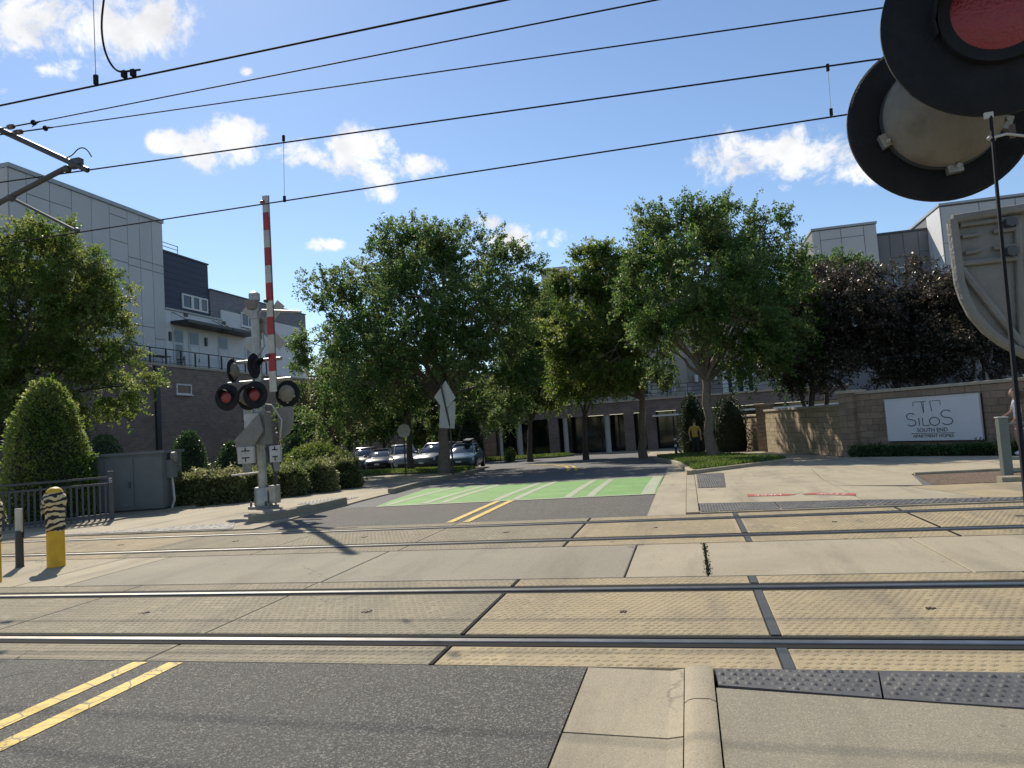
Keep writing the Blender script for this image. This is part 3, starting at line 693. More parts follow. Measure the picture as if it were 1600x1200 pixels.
# red stop-here lettering
dec = thing('ground_decal', 'red floor band with upside-down white lettering on the far pavement', 'floor marking', (1.7, 12.5, .02))
sheet('band', [(.88, 12.62), (1.52, 12.52), (1.66, 12.64), (1.52, 12.78), (.9, 12.95)], .026, RPAINT, dec)
sheet('band', [(1.86, 12.52), (2.46, 12.14), (2.52, 12.42), (1.9, 12.78), (1.76, 12.65)], .026, RPAINT, dec)
for body, (cx, cy), rz in (('HERE', (1.22, 12.73), R(180-8)), ('STOP', (2.17, 12.47), R(180-26))):
    meshobj('lettering', text_mesh(body, .19, WTEXT, .0), dec, (cx, cy, .0275), (0, 0, rz))
# mulch bed with its low edge, and the curb of the bed
mul = sheet('mulch_bed', [(3.95, 13.42), (5.15, 13.5), (9, 13.6), (9, 15.4), (6.0, 15.72), (4.3, 15.62)], .0, MULCH, kind='structure')
ed = thing('bed_edging', 'low concrete edging around the bare mulch bed by the right fence', 'edging', (5, 14, 0))
curb_run([(9, 15.5), (6.1, 15.8), (4.28, 15.75)], .12, .05, CONC, ed)
curb_run([(4.9, 13.22), (6.5, 13.2), (9, 13.1)], .25, .10, CONC, ed)
# ---- grass island right with curb stones
isl_pts = [(.05, 19.45), (-.1, 22), (-.35, 25.5), (-.75, 29), (-1.4, 32.5), (-1.6, 35), (.6, 36.2), (1.3, 33), (2.2, 28.5), (3.1, 24.2)]
isl = sheet('grass_island', isl_pts, .1, TURF, kind='structure', thick=.15)
icurb = thing('island_curb', 'pale curb stones edging the grass island under the right tree', 'curb', (.5, 24, zg(24)))
curb_run([(-.02, 19.3), (-.17, 20.6), (-.2, 21.9), (-.28, 23.2), (-.42, 25.4), (-.82, 29), (-1.5, 32.5), (-1.75, 35)][::-1], .16, .13, CONC, icurb)
curb_run([(3.2, 24.2), (1.6, 21.7), (-.0, 19.3)][::-1], .14, .12, CONC, icurb)
def grass(name, poly, z, n, label, h=.09):
    xs = [p[0] for p in poly]; ys = [p[1] for p in poly]; pts = []
    def inside(x, y):
        c = False; m = len(poly)
        for i in range(m):
            (ax, ay), (bx, by) = poly[i], poly[(i+1) % m]
            if (ay > y) != (by > y) and x < (bx-ax)*(y-ay)/(by-ay)+ax: c = not c
        return c
    while len(pts) < n:
        x, y = rng.uniform(min(xs), max(xs)), rng.uniform(min(ys), max(ys))
        if inside(x, y): pts.append((x, y, zg(y)+z))
    P = np.array(pts); q = leaves(P, np.tile([0, 0, 1.6], (n, 1)), h, .22, 0)
    return tag(meshobj(name, quads_mesh(name, q, GRASS), kind='stuff'), label, 'grass')
def shrink(poly, k):
    cx = sum(p[0] for p in poly)/len(poly); cy = sum(p[1] for p in poly)/len(poly); return [(cx+(p[0]-cx)*k, cy+(p[1]-cy)*k) for p in poly]
grass('grass', shrink(isl_pts, .97), .1, 26000, 'short sunlit grass on the island under the right tree', .13)
# ---- left side: pavement, path, curb by the signal, islands
path = sheet('pavement', rect(-30, -7.32, 10.805, 11.2), .02, CONC, kind='structure', thick=.1)
sheet('slab', [(-13.2, 11.21), (-10.4, 11.21), (-10.4, 15.6), (-12.9, 15.9)], .02, CONC, path, thick=.1)
sheet('slab', [(-10.385, 11.21), (-7.32, 11.21), (-7.4, 14.5), (-7.5, 15.5), (-10.385, 15.6)], .02, CONC, path, thick=.1)
sheet('slab', [(-12.9, 15.92), (-10.385, 15.62), (-7.5, 15.52), (-7.85, 19.5), (-13.05, 19.6)], .02, CONC, path, thick=.1)
sheet('slab', [(-13.05, 19.62), (-7.85, 19.52), (-8.4, 23.6), (-14.2, 24.6)], .02, CONCG, path, thick=.1)
sheet('slab', [(-14.2, 24.62), (-8.4, 23.62), (-8.75, 27.0), (-15.2, 28.5)], .02, CONCG, path, thick=.1)
sheet('slab', [(-15.2, 28.52), (-8.75, 27.02), (-9.4, 29.2), (-12.5, 31.0), (-16.4, 32.6)], .02, CONC, path, thick=.1)
sheet('slab', [(-30, 11.21), (-13.2, 11.21), (-13.1, 13.4), (-30, 13.4)], .02, CONC, path, thick=.1)
MB().box(-13.9, -12.1, 12.2, 16.2, -.1, .05).build('cabinet_pad', CONCG, path)
lc = thing('corner_curb', 'raised dark curb stones below the far crossing signal mast', 'curb', (-7.6, 13, 0))
curb_run([(-7.42, 14.5), (-7.42, 13.2), (-7.5, 12.2), (-7.85, 11.6)][::-1], .2, .17, CONCG, lc)
lc2 = thing('path_curb', 'long grey curb between the green crossing and the shaded path', 'curb', (-8.2, 22, zg(22)))
curb_run([(-7.6, 17.5), (-7.9, 19.5), (-8.15, 21.5), (-8.4, 23.6), (-8.75, 27), (-9.1, 30.5), (-9.6, 33), (-10.6, 34.3)], .18, .13, CONCG, lc2)
plate([(-11.6, 10.86), (-10.0, 10.86), (-9.7, 11.25), (-11.0, 11.1)], 'dark tactile strip left of the far signal, left plate', .024, .085, .021)
plate([(-9.98, 10.86), (-7.75, 10.86), (-8.3, 11.7), (-9.68, 11.25)], 'dark tactile strip left of the far signal, plate by the curb', .024, .085, .021)
plate([(-8.9, 14.9), (-7.95, 14.8), (-8.0, 16.2), (-8.9, 16.3)], 'dark tactile plate on the path behind the far signal curb', .024, .09, .022)
isl2 = [(-9.35, 29.4), (-12.4, 31.1), (-16.3, 32.9), (-17.5, 36.3), (-14, 36.0), (-11.4, 34.3), (-9.8, 32.5)]
sheet('grass_island', isl2, .1, TURF, kind='structure', thick=.15)
grass('grass', shrink(isl2, .97), .1, 9000, 'patchy grass around the base of the big centre tree', .13)
isl3 = [(-16.5, 51.5), (-13.6, 50.2), (-9.5, 51.0), (-8.5, 53.5), (-16.5, 54.2)]
sheet('grass_island', isl3, .1, TURF, kind='structure', thick=.15)
grass('grass', shrink(isl3, .98), .1, 5000, 'bright grass strip in front of the columned building', .2)
# ================================================================== BUILDINGS
def panel_wall(parent, cols, hs, plane, m, back_off=.05, gap=.045, thick=.06, axis='X', face=1):
    """cols: boundaries along the wall; hs[i]: heights for column i; each panel its own slab, standing proud of the backing"""
    for i in range(len(cols)-1):
        z = hs[i]
        for a, b in zip(z[:-1], z[1:]):
            u0, u1 = cols[i]+gap/2, cols[i+1]-gap/2
            if axis == 'X': MB().box(plane, plane+thick, u0, u1, a+gap/2, b-gap/2).build('panel', m, parent)
            else: MB().box(u0, u1, plane-thick, plane, a+gap/2, b-gap/2).build('panel', m, parent)
def window(parent, plane, u0, u1, z0, z1, axis='X', fr=FRAME, gl=GLASS, mull=0, sill=True, w=.09):
    """framed window standing proud of a wall; axis X: wall faces +X; axis Y: wall faces -Y"""
    mb = MB()
    def bx(a, b, c, d, p0, p1):
        if axis == 'X': mb.box(plane+p0, plane+p1, a, b, c, d)
        else: mb.box(a, b, plane-p1, plane-p0, c, d)
    bx(u0, u0+w, z0, z1, 0, .09); bx(u1-w, u1, z0, z1, 0, .09); bx(u0+w, u1-w, z1-w, z1, 0, .09); bx(u0+w, u1-w, z0, z0+w, 0, .09)
    for k in range(mull):
        c = u0+(u1-u0)*(k+1)/(mull+1); bx(c-w*.4, c+w*.4, z0+w, z1-w, 0, .08)
    if sill: bx(u0-.1, u1+.1, z0-.08, z0, 0, .16)
    f = mb.build('window', fr, parent)
    mb = MB()
    if axis == 'X': mb.box(plane+.005, plane+.03, u0+w, u1-w, z0+w, z1-w)
    else: mb.box(u0+w, u1-w, plane-.03, plane-.005, z0+w, z1-w)
    mb.build('pane', gl, f)
    return f
# ---- left building, facade along the street direction (faces +X)
XU, XP = -38.0, -36.0
lb = thing('apartment_building', 'tall pale grey panelled apartment block on a dark brick base, left', 'building', (XU, 45, zg(45)))
T = lambda px, py: atX(px, py, XU)
roof = 19.1
y_l, y_r = T(12, 258).y, T(252, 345).y
MB().box(XU-16, XU-.01, y_l+.01, y_r-.01, 7.5, roof-.1).build('wall', SEAM, lb)
cols = [y_l]+[T(px, py).y for px, py in ((40, 300), (76, 300), (110, 300), (141, 310), (169, 320), (197, 330), (216, 340), (235, 345))]+[y_r]
zt = roof-.15; zz = [7.6, 9.9, 12.3, 15.6, 16.1, zt]
hs = [[7.6, 12.3, 15.4, zt], [7.6, 12.3, 15.4, 17.7, zt], [7.6, 9.9, 12.3, 15.4, 17.7, zt], [7.6, 12.3, 15.4, zt], [7.6, 9.9, 12.9, 15.3, zt],
      [7.6, 9.9, 11.6, 15.1, 16.5, 18.3, zt], [7.6, 10.7, 15.0, 15.6, zt], [7.6, 10.7, 15.0, 15.6, zt], [7.6, 9.9, 15.0, 15.6, zt]]
panel_wall(lb, cols, hs, XU, PAN_L, axis='X')
MB().box(XU-16, XU+.16, y_l-.1, y_r+.06, roof-.15, roof+.12).build('roof_edge', TRIM, lb)
MB().box(XU-16, XU, y_l-.06, y_l, 7.5, roof-.16).build('side_wall', PAN_L, lb)
# navy block
a, b = T(255, 400).y, T(328, 413).y; zn = T(328, 414).z
MB().box(XU-12, XU-.25, y_r+.02, b, 12.35, zn).build('navy_wall', PAN_D, lb)
for k in range(9): MB().box(XU-.25, XU-.225, y_r+.03, b-.02, 12.4+k*.5, 12.88+k*.5).build('siding_board', PAN_D, lb)
MB().box(XU-12, XU-.15, y_r+.02, b+.05, zn, zn+.12).build('roof_edge', DARKM, lb)
rail = MB(); 
for k in range(3): rail.tube([(XU-.4, y_r+.1, zn+.2+k*.3), (XU-.4, y_r+2.2, zn+.2+k*.3)], .03, 5)
rail.tube([(XU-.4, y_r+2.2, zn), (XU-.4, y_r+2.2, zn+.85)], .03, 5); rail.build('roof_railing', BLACKM, lb)
w1 = [(288, 463, 303, 482), (304, 466, 315, 484), (316, 468, 327, 486)]
for x0, y0, x1, y1 in w1:
    p, q = T(x0, y1), T(x1, y0); window(lb, XU-.22, p.y, q.y, 12.75, 13.95, 'X', sill=False, w=.13)
# grey brick block beyond and white lower storey
b2 = T(400, 480).y+9
MB().box(XU-14, XU-.1, b, b2, 7.5, T(328, 452).z).build('grey_brick_wall', BRICK_GY, lb)
MB().box(XU-14, XU-.02, b-.02, b2+.05, T(328, 452).z, T(328, 452).z+.1).build('roof_edge', DARKM, lb)
MB().box(XU-.1, XU+.02, T(345, 480).y, b2, 7.6, T(345, 484).z).build('white_wall', PAN_W, lb)
window(lb, XU+.02, T(376, 500).y, T(397, 500).y, T(378, 510).z, T(378, 488).z, 'X', w=.12, mull=1)
window(lb, XU+.02, T(382, 540).y, T(397, 540).y, T(382, 556).z-.3, T(382, 541).z, 'X', w=.12)
# white terrace storey with doors and awnings
ya, yb_ = y_r+.02, T(345, 480).y
MB().box(XU-.24, XU-.02, ya, yb_, 7.6, 12.33).build('white_wall', PAN_W, lb)
panel_wall(lb, [ya, T(268, 500).y, T(345, 500).y], [[7.6, 10.9, 12.3], [10.9, 11.6, 12.3]], XU-.02, PAN_W, axis='X', thick=.035)
MB().box(XU-.3, XU+.12, ya, yb_, 12.33, 12.45).build('ledge', TRIM, lb)
for (x0, x1) in ((271, 287), (295, 311), (341, 356)):
    p, q = T(x0, 545), T(x1, 545); mb = MB(); mb.box(XU-.015, XU+.05, p.y, q.y, 7.7, 10.95); d = mb.build('door', DOORW, lb)
    MB().box(XU+.05, XU+.07, p.y+.12, q.y-.12, 9.9, 10.8).build('pane', GLASS, d)
    MB().box(XU+.05, XU+.065, p.y+.2, q.y-.2, 7.9, 9.7).build('door_panel', PAN_W if x0 > 290 else GLASS, d)
    MB().box(XU+.05, XU+.11, q.y-.16, q.y-.1, 8.5, 8.75).build('handle', BLACKM, d)
for x0, x1 in ((266, 337), (338, 382)):
    p, q = T(x0, 505), T(x1, 512); zc = 11.35
    aw = MB().prism([(XU-.02, p.y, zc+.0), (XU-.02, q.y, zc+.0), (XU+1.7, q.y-.1, zc-.02), (XU+1.7, p.y-.1, zc-.02)], (0, 0, -.11), (0, 0, .11)).build('awning', BLACKM, lb)
    for yy in (p.y+.3, q.y-.4):
        MB().tube([(XU, yy, 12.2), (XU+1.55, yy, zc-.05)], .03, 6).build('awning_rod', BLACKM, aw)
    MB().box(XU-.02, XU+.1, (p.y+q.y)/2-1.2, (p.y+q.y)/2-.8, 12.05, 12.3).build('bracket', BLACKM, aw)
for px in (265, 321):
    p = T(px, 530); MB().box(XU, XU+.12, p.y-.12, p.y+.12, 9.9, 10.6).build('wall_lamp', BLACKM, lb)
# brick podium
yp1 = T(400, 480).y+50
MB().box(XU-20, XP, y_l-14, yp1, zg(45)-.5, 7.55).build('podium_wall', BRICK_Y, lb)
MB().box(XU-20, XP+.08, y_l-14, yp1, 7.55, 7.72).build('podium_coping', CAPST, lb)
TP = lambda px, py: atX(px, py, XP)
for x0, y0, x1, y1, mu in ((275, 601, 298, 616, 0), (380, 620, 411, 655, 1), (441, 615, 470, 645, 3)):
    p, q = TP(x0, y1), TP(x1, y0); window(lb, XP, p.y, q.y, p.z, q.z, 'X', w=.1, mull=mu)
MB().box(XP, XP+.14, TP(242, 640).y, TP(249, 640).y, -1, 7.5).build('downpipe', BLACKM, lb)
MB().box(XP, XP+.06, TP(449, 705).y, TP(478, 705).y, -1.0, 1.4).build('vent_grille', BLACKM, lb)
# terrace railing
rl = thing('terrace_railing', 'black metal railing along the edge of the left building terrace', 'railing', (XP-.2, 45, 7.72))
y0, y1 = TP(120, 520).y, TP(420, 585).y; XR = XP-.2
MB().box(XR-.03, XR+.03, y0, y1, 8.83, 8.9).build('top_rail', BLACKM, rl); MB().box(XR-.02, XR+.02, y0, y1, 7.84, 7.88).build('bottom_rail', BLACKM, rl)
n = 13
for k in range(n+1):
    yy = y0+(y1-y0)*k/n; MB().box(XR-.05, XR+.05, yy-.045, yy+.045, 7.72, 8.83).build('post', BLACKM, rl)
for k in range(6): MB().tube([(XR, y0, 8.0+k*.13), (XR, y1, 8.0+k*.13)], .006, 4).build('cable', DARKM, rl)
def table(label, loc, w=.7, d=.7, h=.74, m=BLACKM, group=None):
    t = thing('terrace_table', label, 'table', loc, 0, group)
    local(t, MB().box(-w/2, w/2, -d/2, d/2, h-.04, h)).build('table_top', m, t)
    for sx in (-1, 1):
        for sy in (-1, 1): local(t, MB().tube([(sx*w*.42, sy*d*.42, 0), (sx*w*.42, sy*d*.42, h-.04)], .025, 6)).build('leg', m, t)
    return t
def chair(label, loc, rz, m=BLACKM, group=None):
    t = thing('terrace_chair', label, 'chair', loc, rz, group)
    local(t, MB().box(-.24, .24, -.24, .24, .42, .46)).build('seat', m, t)
    for k in range(3): local(t, MB().box(-.24, .24, .22, .26, .56+k*.14, .64+k*.14)).build('back_slat', m, t)
    for sx in (-1, 1):
        local(t, MB().tube([(sx*.22, -.22, 0), (sx*.22, -.22, .64)], .02, 5)).build('leg', m, t)
        local(t, MB().tube([(sx*.22, .24, 0), (sx*.22, .24, .95)], .02, 5)).build('leg', m, t)
        local(t, MB().box(sx*.24-.03, sx*.24+.03, -.24, .24, .63, .66)).build('armrest', m, t)
    return t
p = atX(245, 560, -37.2)
table('long black table on the left building terrace', (-37.1, p.y, 7.72), .8, 2.0)
chair('black chair by the doors on the left building terrace', (-37.1, atX(283, 560, -37.1).y, 7.72), R(-60))

# ---- columned building in the centre (faces -Y), terrace on top, blocks behind
YS = 58.0
COLM = mat('pale_column', (.36, .34, .31), .8, .12, 3)
PAN_T = mat('warm_render', (.34, .31, .26), .85, .1, .8)
sb = thing('columned_building', 'dark brick building with pale columns and roof terrace behind the trees', 'building', (-5, YS, zg(58)))
S = lambda px, py, y=YS: atY(px, py, y)
xl, xr_ = S(755, 700).x, 12.0; zb = 2.05; zt_ = 3.0; gz = zg(58)
MB().box(xl, xr_, YS, YS+.6, zb, zt_).build('beam', BRICK_X, sb)
MB().box(xl-.1, xr_, YS-.12, YS+.7, zt_, zt_+.14).build('coping', CAPST, sb)
MB().box(S(822, 650).x, S(858, 650).x, YS-.05, YS+.5, zt_+.14, zt_+.75).build('parapet_wall', BRICK_X, sb)
MB().box(xl, xr_, YS+.6, YS+8, zb+.3, zb+.6).build('terrace_floor', CONCG, sb)
MB().box(xl+.6, xr_, YS+2.6, YS+2.9, gz, zb).build('storefront_glazing', GLASSM, sb)
k = 0
x = xl+.8
while x < xr_:
    MB().box(x-.05, x+.05, YS+2.48, YS+2.6, gz, zb).build('mullion', BLACKM, sb); x += 1.5
MB().box(xl, S(775, 700).x, YS-.02, YS+3, gz, zb).build('brick_pier', BRICK_X, sb)
for px, w in ((781, .19), (811, .24), (884, .2), (950, .22)):
    c = S(px, 690); MB().lathe([(w*1.15, gz), (w*1.15, gz+.1), (w, gz+.15), (w, zb-.2), (w*1.15, zb-.12), (w*1.15, zb)], 20, (c.x, YS+.3, 0)).build('column', COLM, sb, smooth=True)
for px in (866, 985, 1020, 1068):
    c = S(px, 690); MB().box(c.x-.4, c.x+.4, YS+.0, YS+.5, gz, zb).build('brick_pier', BRICK_X, sb)
MB().box(S(1020, 645).x, S(1085, 645).x, YS-1.2, YS-.01, 1.62, 1.75).build('canopy_ledge', FRAME, sb)
MB().box(S(1120, 640).x, xr_, YS-1.2, YS-.01, 1.62, 1.75).build('canopy_ledge', FRAME, sb)
# upper storeys, set back
YB = YS+5.0; B = lambda px, py: atY(px, py, YB)
MB().box(xl+3, 12.5, YB, YB+14, zt_, 11.8).build('wall', PAN_T, sb)
MB().box(xl+2.8, 12.7, YB-.15, YB+14, 11.8, 12.0).build('roof_edge', TRIM, sb)
tx0, tx1 = B(845, 430).x, B(884, 430).x
MB().box(tx0, tx1, YB+.3, YB+8, 12.0, B(870, 416).z).build('roof_block', PAN_L, sb)
window(sb, YB+.3, B(866, 430).x, B(879, 430).x, 14.4, 15.4, 'Y', sill=False)
for x0, x1 in ((1131, 1142), (1146, 1159), (1163, 1171)):
    p, q = B(x0, 600), B(x1, 600); MB().box(p.x-.1, p.x+.35, YB-.06, YB, zt_-.3, 5.6).build('door_trim', FRAME, sb)
    MB().box(p.x+.35, q.x+.3, YB-.04, YB, zt_-.3, 5.4).build('glass_door', GLASS, sb)
MB().box(B(1171, 600).x+.3, B(1177, 600).x+.2, YB-.06, YB, zt_-.3, 5.6).build('door_trim', FRAME, sb)
MB().box(B(1075, 600).x, B(1128, 600).x, YB-.03, YB, zt_-.3, 6.5).build('pale_wall_bay', mat('taupe_render', (.23, .205, .185), .85, .1, 1), sb)
for x0 in (900, 940, 1000, 1040, 1220, 1250):
    p = B(x0, 560); window(sb, YB, p.x-.6, p.x+.6, 3.6, 5.4, 'Y', sill=False); window(sb, YB, p.x-.6, p.x+.6, 7, 8.8, 'Y', sill=False)
for px, py in ((1088, 592), (1117, 588)):
    p = B(px, py); l = MB().lathe([(.05, -.35), (.16, -.3), (.17, .3), (.05, .36)], 10, (p.x, YB-.22, p.z)).build('wall_lamp', SCONCE, sb); MB().box(p.x-.05, p.x+.05, YB-.1, YB, p.z-.1, p.z+.1).build('bracket', BLACKM, l)
# terrace railing + furniture
r2 = thing('terrace_railing', 'thin black railing on the roof terrace above the pale columns', 'railing', (0, YS+.1, zt_+.14))
xa, xb = S(858, 630).x, 12.0
for z in (.35, .65, .98): MB().box(xa, xb, YS+.13, YS+.17, zt_+.14+z, zt_+.18+z).build('rail', BLACKM, r2)
k = 0; x = xa
while x < xb: MB().box(x-.03, x+.03, YS+.12, YS+.18, zt_+.14, zt_+1.15).build('post', BLACKM, r2); x += 1.6
hzt = zt_-.02; 
for px, rz, lab in ((1050, 160, 'pale terrace chair left of the tall white table above the columns'), (1020, 200, 'pale terrace chair above the shaded middle column'), (1075, 190, 'pale terrace chair right of the tall white table above the columns'),
                (1150, 180, 'slatted pale chair in front of the white terrace doors'), (1186, 185, 'slatted pale chair right of the white terrace doors'), (1210, 170, 'pale terrace chair next to the purple tree')):
    p = atY(px, 610, YS+1.6); chair(lab, (p.x, YS+1.6, zt_-.1), R(rz), ALU, 'chairs on the roof terrace')
p = atY(1062, 610, YS+1.5); table('tall white table on the roof terrace among the chairs', (p.x, YS+1.5, zt_-.1), 1.3, .7, 1.15, FRAME)
table('small dark table on the roof terrace left of the white table', (atY(985, 610, YS+1.5).x, YS+1.5, zt_-.1), .9, .7, .75, BLACKM)

# ---- distant brick building closing the parking lot
fb_ = thing('distant_building', 'long low brick building closing the far end of the parking lot', 'building', (-40, 92, zg(92)))
MB().box(-80, -14, 92, 104, zg(92)-.3, 9.0).build('wall', BRICK_X, fb_); MB().box(-80.2, -13.8, 91.8, 104, 9.0, 9.25).build('roof_edge', TRIM, fb_)
for i in range(15):
    for z in (1.2, 4.8): window(fb_, 92, -76+i*4.1, -74.2+i*4.1, z, z+1.9, 'Y')

# ---- right building blocks above the purple trees
YR = 62.0; Q = lambda px, py, y=YR: atY(px, py, y)
rb = thing('panelled_building', 'grey and white panelled apartment blocks above the purple trees, right', 'building', (16, YR, zg(62)))
x0, x1, z1 = Q(1268, 360).x, Q(1368, 347).x, 16.05
MB().box(x0, x1, YR+.01, YR+12, gz, z1-.1).build('wall', SEAM, rb)
c = [x0, Q(1284, 400).x, Q(1317, 400).x, Q(1353, 400).x, x1]
panel_wall(rb, c, [[6, 9, 15.9], [6, 9, 12.7, 15.1, 15.9], [6, 9, 12.9, 15.1, 15.9], [6, 9, 12, 15.9]], YR, PAN_L, axis='Y')
MB().box(x0-.08, x1+.06, YR-.14, YR+12, z1-.1, z1+.08).build('roof_edge', TRIM, rb)
xg0, xg1 = x1+.02, Q(1466, 352).x
MB().box(xg0, xg1, YR+.61, YR+12, gz, 15.1).build('wall', SEAM, rb)
c = [xg0, xg0+1.0, xg0+2.0, xg0+3.1, xg0+3.9, xg1]
panel_wall(rb, c, [[6, 9, 15.05], [6, 9, 13.1, 15.05], [6, 9, 11.6, 13.1, 15.05], [6, 11.6, 13.4, 15.05], [6, 12.4, 15.05]], YR+.6, PAN_G, axis='Y')
MB().box(xg0, xg1, YR+.5, YR+12, 15.1, 15.25).build('roof_edge', DARKM, rb)
window(rb, YR+.55, Q(1398, 420).x, Q(1417, 420).x, 10.6, 12.3, 'Y', sill=False)
xw0 = Q(1470, 340, 59.5).x
MB().box(xw0, xw0+16, 59.51, YR+12, gz, 16.1).build('wall', SEAM, rb)
panel_wall(rb, [xw0, xw0+2.6, xw0+5, xw0+8, xw0+12], [[6, 10.4, 13.2, 16.0], [6, 10.4, 13.2, 16.0], [6, 11, 14, 16.0], [6, 13.2, 16.0]], 59.5, PAN_L, axis='Y')
for a, b in ((6, 10.4), (10.45, 12.3), (12.35, 16.0)): MB().box(xw0-.05, xw0-.002, 59.52, YR+.5, a, b).build('panel', PAN_W, rb)
MB().box(xw0-.1, xw0+16, 59.36, YR+12, 16.1, 16.28).build('roof_edge', TRIM, rb)
for px in (1345, 1250, 1300): 
    p = Q(px, 430); window(rb, YR-.06, p.x-.6, p.x+.6, 9.5, 11.4, 'Y', sill=False)

# ================================================================== RIGHT-HAND BLOCK WALLS AND SIGN
bm_me = {}
def block_mesh(w, h, d, m):
    key = (round(w, 3), round(h, 3), m.name)
    if key not in bm_me: bm_me[key] = MB().box(-w/2, w/2, -d/2, d/2, 0, h, .012).mesh('block', m)
    return bm_me[key]
def block_wall(root, A, B_, z0, z1, m, d=.22, bw=.42, bh=.205, skip=None):
    A, B_ = Vector((*A, 0)), Vector((*B_, 0)); L = (B_-A).length; u = (B_-A)/L; ang = math.atan2(u.y, u.x); n = Vector((-u.y, u.x, 0))
    mb = MB(); c = (A+B_)/2; mb.obox((c.x, c.y, (z0+z1)/2-.02), u*(L/2-.01), n*(d/2-.016), (0, 0, (z1-z0)/2-.02)); mb.build('mortar', MORTAR, root)
    rows = int((z1-z0)/bh+.5); inv = root.matrix_world.inverted()
    for r in range(rows):
        x = -(bw/2 if r % 2 else 0)
        while x < L-.02:
            a, b = max(x, 0), min(x+bw, L)
            if b-a > .05:
                p = A+u*((a+b)/2); me = block_mesh(b-a-.012, bh-.011, d, m)
                o = bpy.data.objects.new('block', me); COL.objects.link(o); o.parent = root
                o.matrix_parent_inverse = Matrix.Identity(4)
                j = random.uniform(-.004, .006)
                o.matrix_local = inv @ Matrix.Translation(p+n*j+Vector((0, 0, z0+r*bh))) @ Matrix.Rotation(ang, 4, 'Z')
            x += bw
def caps(root, A, B_, z, w=.34, h=.09, l=.6):
    A, B_ = Vector((*A, 0)), Vector((*B_, 0)); L = (B_-A).length; u = (B_-A)/L; ang = math.atan2(u.y, u.x); k = max(1, round(L/l)); inv = root.matrix_world.inverted()
    me = MB().box(-L/k/2+.005, L/k/2-.005, -w/2, w/2, 0, h, .015).mesh('cap', CAPST)
    for i in range(k):
        p = A+u*(L*(i+.5)/k); o = bpy.data.objects.new('cap', me); COL.objects.link(o); o.parent = root
        o.matrix_local = inv @ Matrix.Translation(p+Vector((0, 0, z))) @ Matrix.Rotation(ang, 4, 'Z')
WA, WB = (5.55, 26.1), (10.6, 20.2)
hw = thing('sign_wall', 'brown block retaining wall carrying the white apartment sign', 'wall', (*WA, zg(24)))
block_wall(hw, WA, WB, -.25, 1.80, BLOCK, bw=.44); caps(hw, WA, WB, 1.80)
un = (Vector(WB)-Vector(WA)).normalized(); wn_ = Vector((un.y*-1, un.x)) ; wn_ = wn_ if wn_.y < 0 else -wn_
def pier(root, c, z1, m=BLOCK, s=.56, z0=-.3):
    ang = math.atan2(un.y, un.x); inv = root.matrix_world.inverted(); bh = .205; r = 0; z = z0
    mb = MB(); u3 = Vector((un.x, un.y, 0)); n3 = Vector((wn_.x, wn_.y, 0)); mb.obox((c[0], c[1], (z0+z1)/2), u3*(s/2-.014), n3*(s/2-.014), (0, 0, (z1-z0)/2-.02)); mb.build('mortar', MORTAR, root)
    while z < z1-.05:
        for sx in (-1, 1):
            w = s/2 if True else s
            o = bpy.data.objects.new('block', block_mesh(s/2-.01, bh-.011, s, m)); COL.objects.link(o); o.parent = root
            off = u3*(sx*s/4)
            o.matrix_local = inv @ Matrix.Translation(Vector((c[0], c[1], z))+off) @ Matrix.Rotation(ang, 4, 'Z')
        z += bh
    o = bpy.data.objects.new('cap', MB().box(-s/2-.06, s/2+.06, -s/2-.06, s/2+.06, 0, .1, .02).mesh('cap', CAPST)); COL.objects.link(o); o.parent = root
    o.matrix_local = inv @ Matrix.Translation(Vector((c[0], c[1], z1))) @ Matrix.Rotation(ang, 4, 'Z')
pier(hw, (WA[0]-.1, WA[1]+.12), 1.86)
pp = Vector(WA).lerp(Vector(WB), .74)+wn_*.05; pier(hw, (pp.x, pp.y), 1.86, s=.5)
LA, LB = (3.75, 37.2), (5.35, 26.55)
lw = thing('garden_wall', 'lower tan block wall with a sunlit patch left of the sign wall', 'wall', (*LB, zg(27)))
block_wall(lw, LA, LB, -.55, 1.45, BLOCKT, bw=.42); caps(lw, LA, LB, 1.44)
pier(lw, (LA[0], LA[1]), 1.75, BLOCK, .6, -.6)
lw2 = thing('garden_wall', 'short shaded tan block wall beside the dark gateway', 'wall', (3.0, 41, zg(41)))
block_wall(lw2, (2.9, 43.5), (3.6, 38.2), -.7, 1.25, BLOCKT); caps(lw2, (2.9, 43.5), (3.6, 38.2), 1.24)
# the sign
n3 = Vector((wn_.x, wn_.y, 0)); pl = Vector((*WA, 0))+n3*.2
def on_wall(px, py, off=.2): return atPlane(px, py, Vector((*WA, 0))+n3*off, n3)
tl, tr_, bl, br_ = on_wall(1383, 625), on_wall(1530, 615.5), on_wall(1388, 690), on_wall(1535, 686)
u3 = Vector((un.x, un.y, 0)); s0 = (tl-pl).dot(u3); s1 = (tr_-pl).dot(u3); z0s = (bl.z+br_.z)/2; z1s = (tl.z+tr_.z)/2
sg = thing('apartment_sign', 'white rectangular sign reading SILOS SOUTH END APARTMENT HOMES on the block wall', 'sign', tuple(pl+u3*((s0+s1)/2)+Vector((0, 0, z0s))))
cs = pl+u3*((s0+s1)/2)+Vector((0, 0, (z0s+z1s)/2)); hwid = (s1-s0)/2; hh = (z1s-z0s)/2
MB().obox(cs, u3*hwid, n3*.05, (0, 0, hh)).build('board', SIGNW, sg)
MB().obox(cs+Vector((0, 0, hh+.012)), u3*(hwid+.015), n3*.07, (0, 0, .012)).build('top_edge', FRAME, sg)
MB().obox(cs-n3*.055+Vector((0, 0, -.0)), u3*(hwid+.03), n3*.02, (0, 0, hh+.03)).build('backing', SIGNK, sg)
if u3.dot(rt) < 0: u3s = -u3
else: u3s = u3
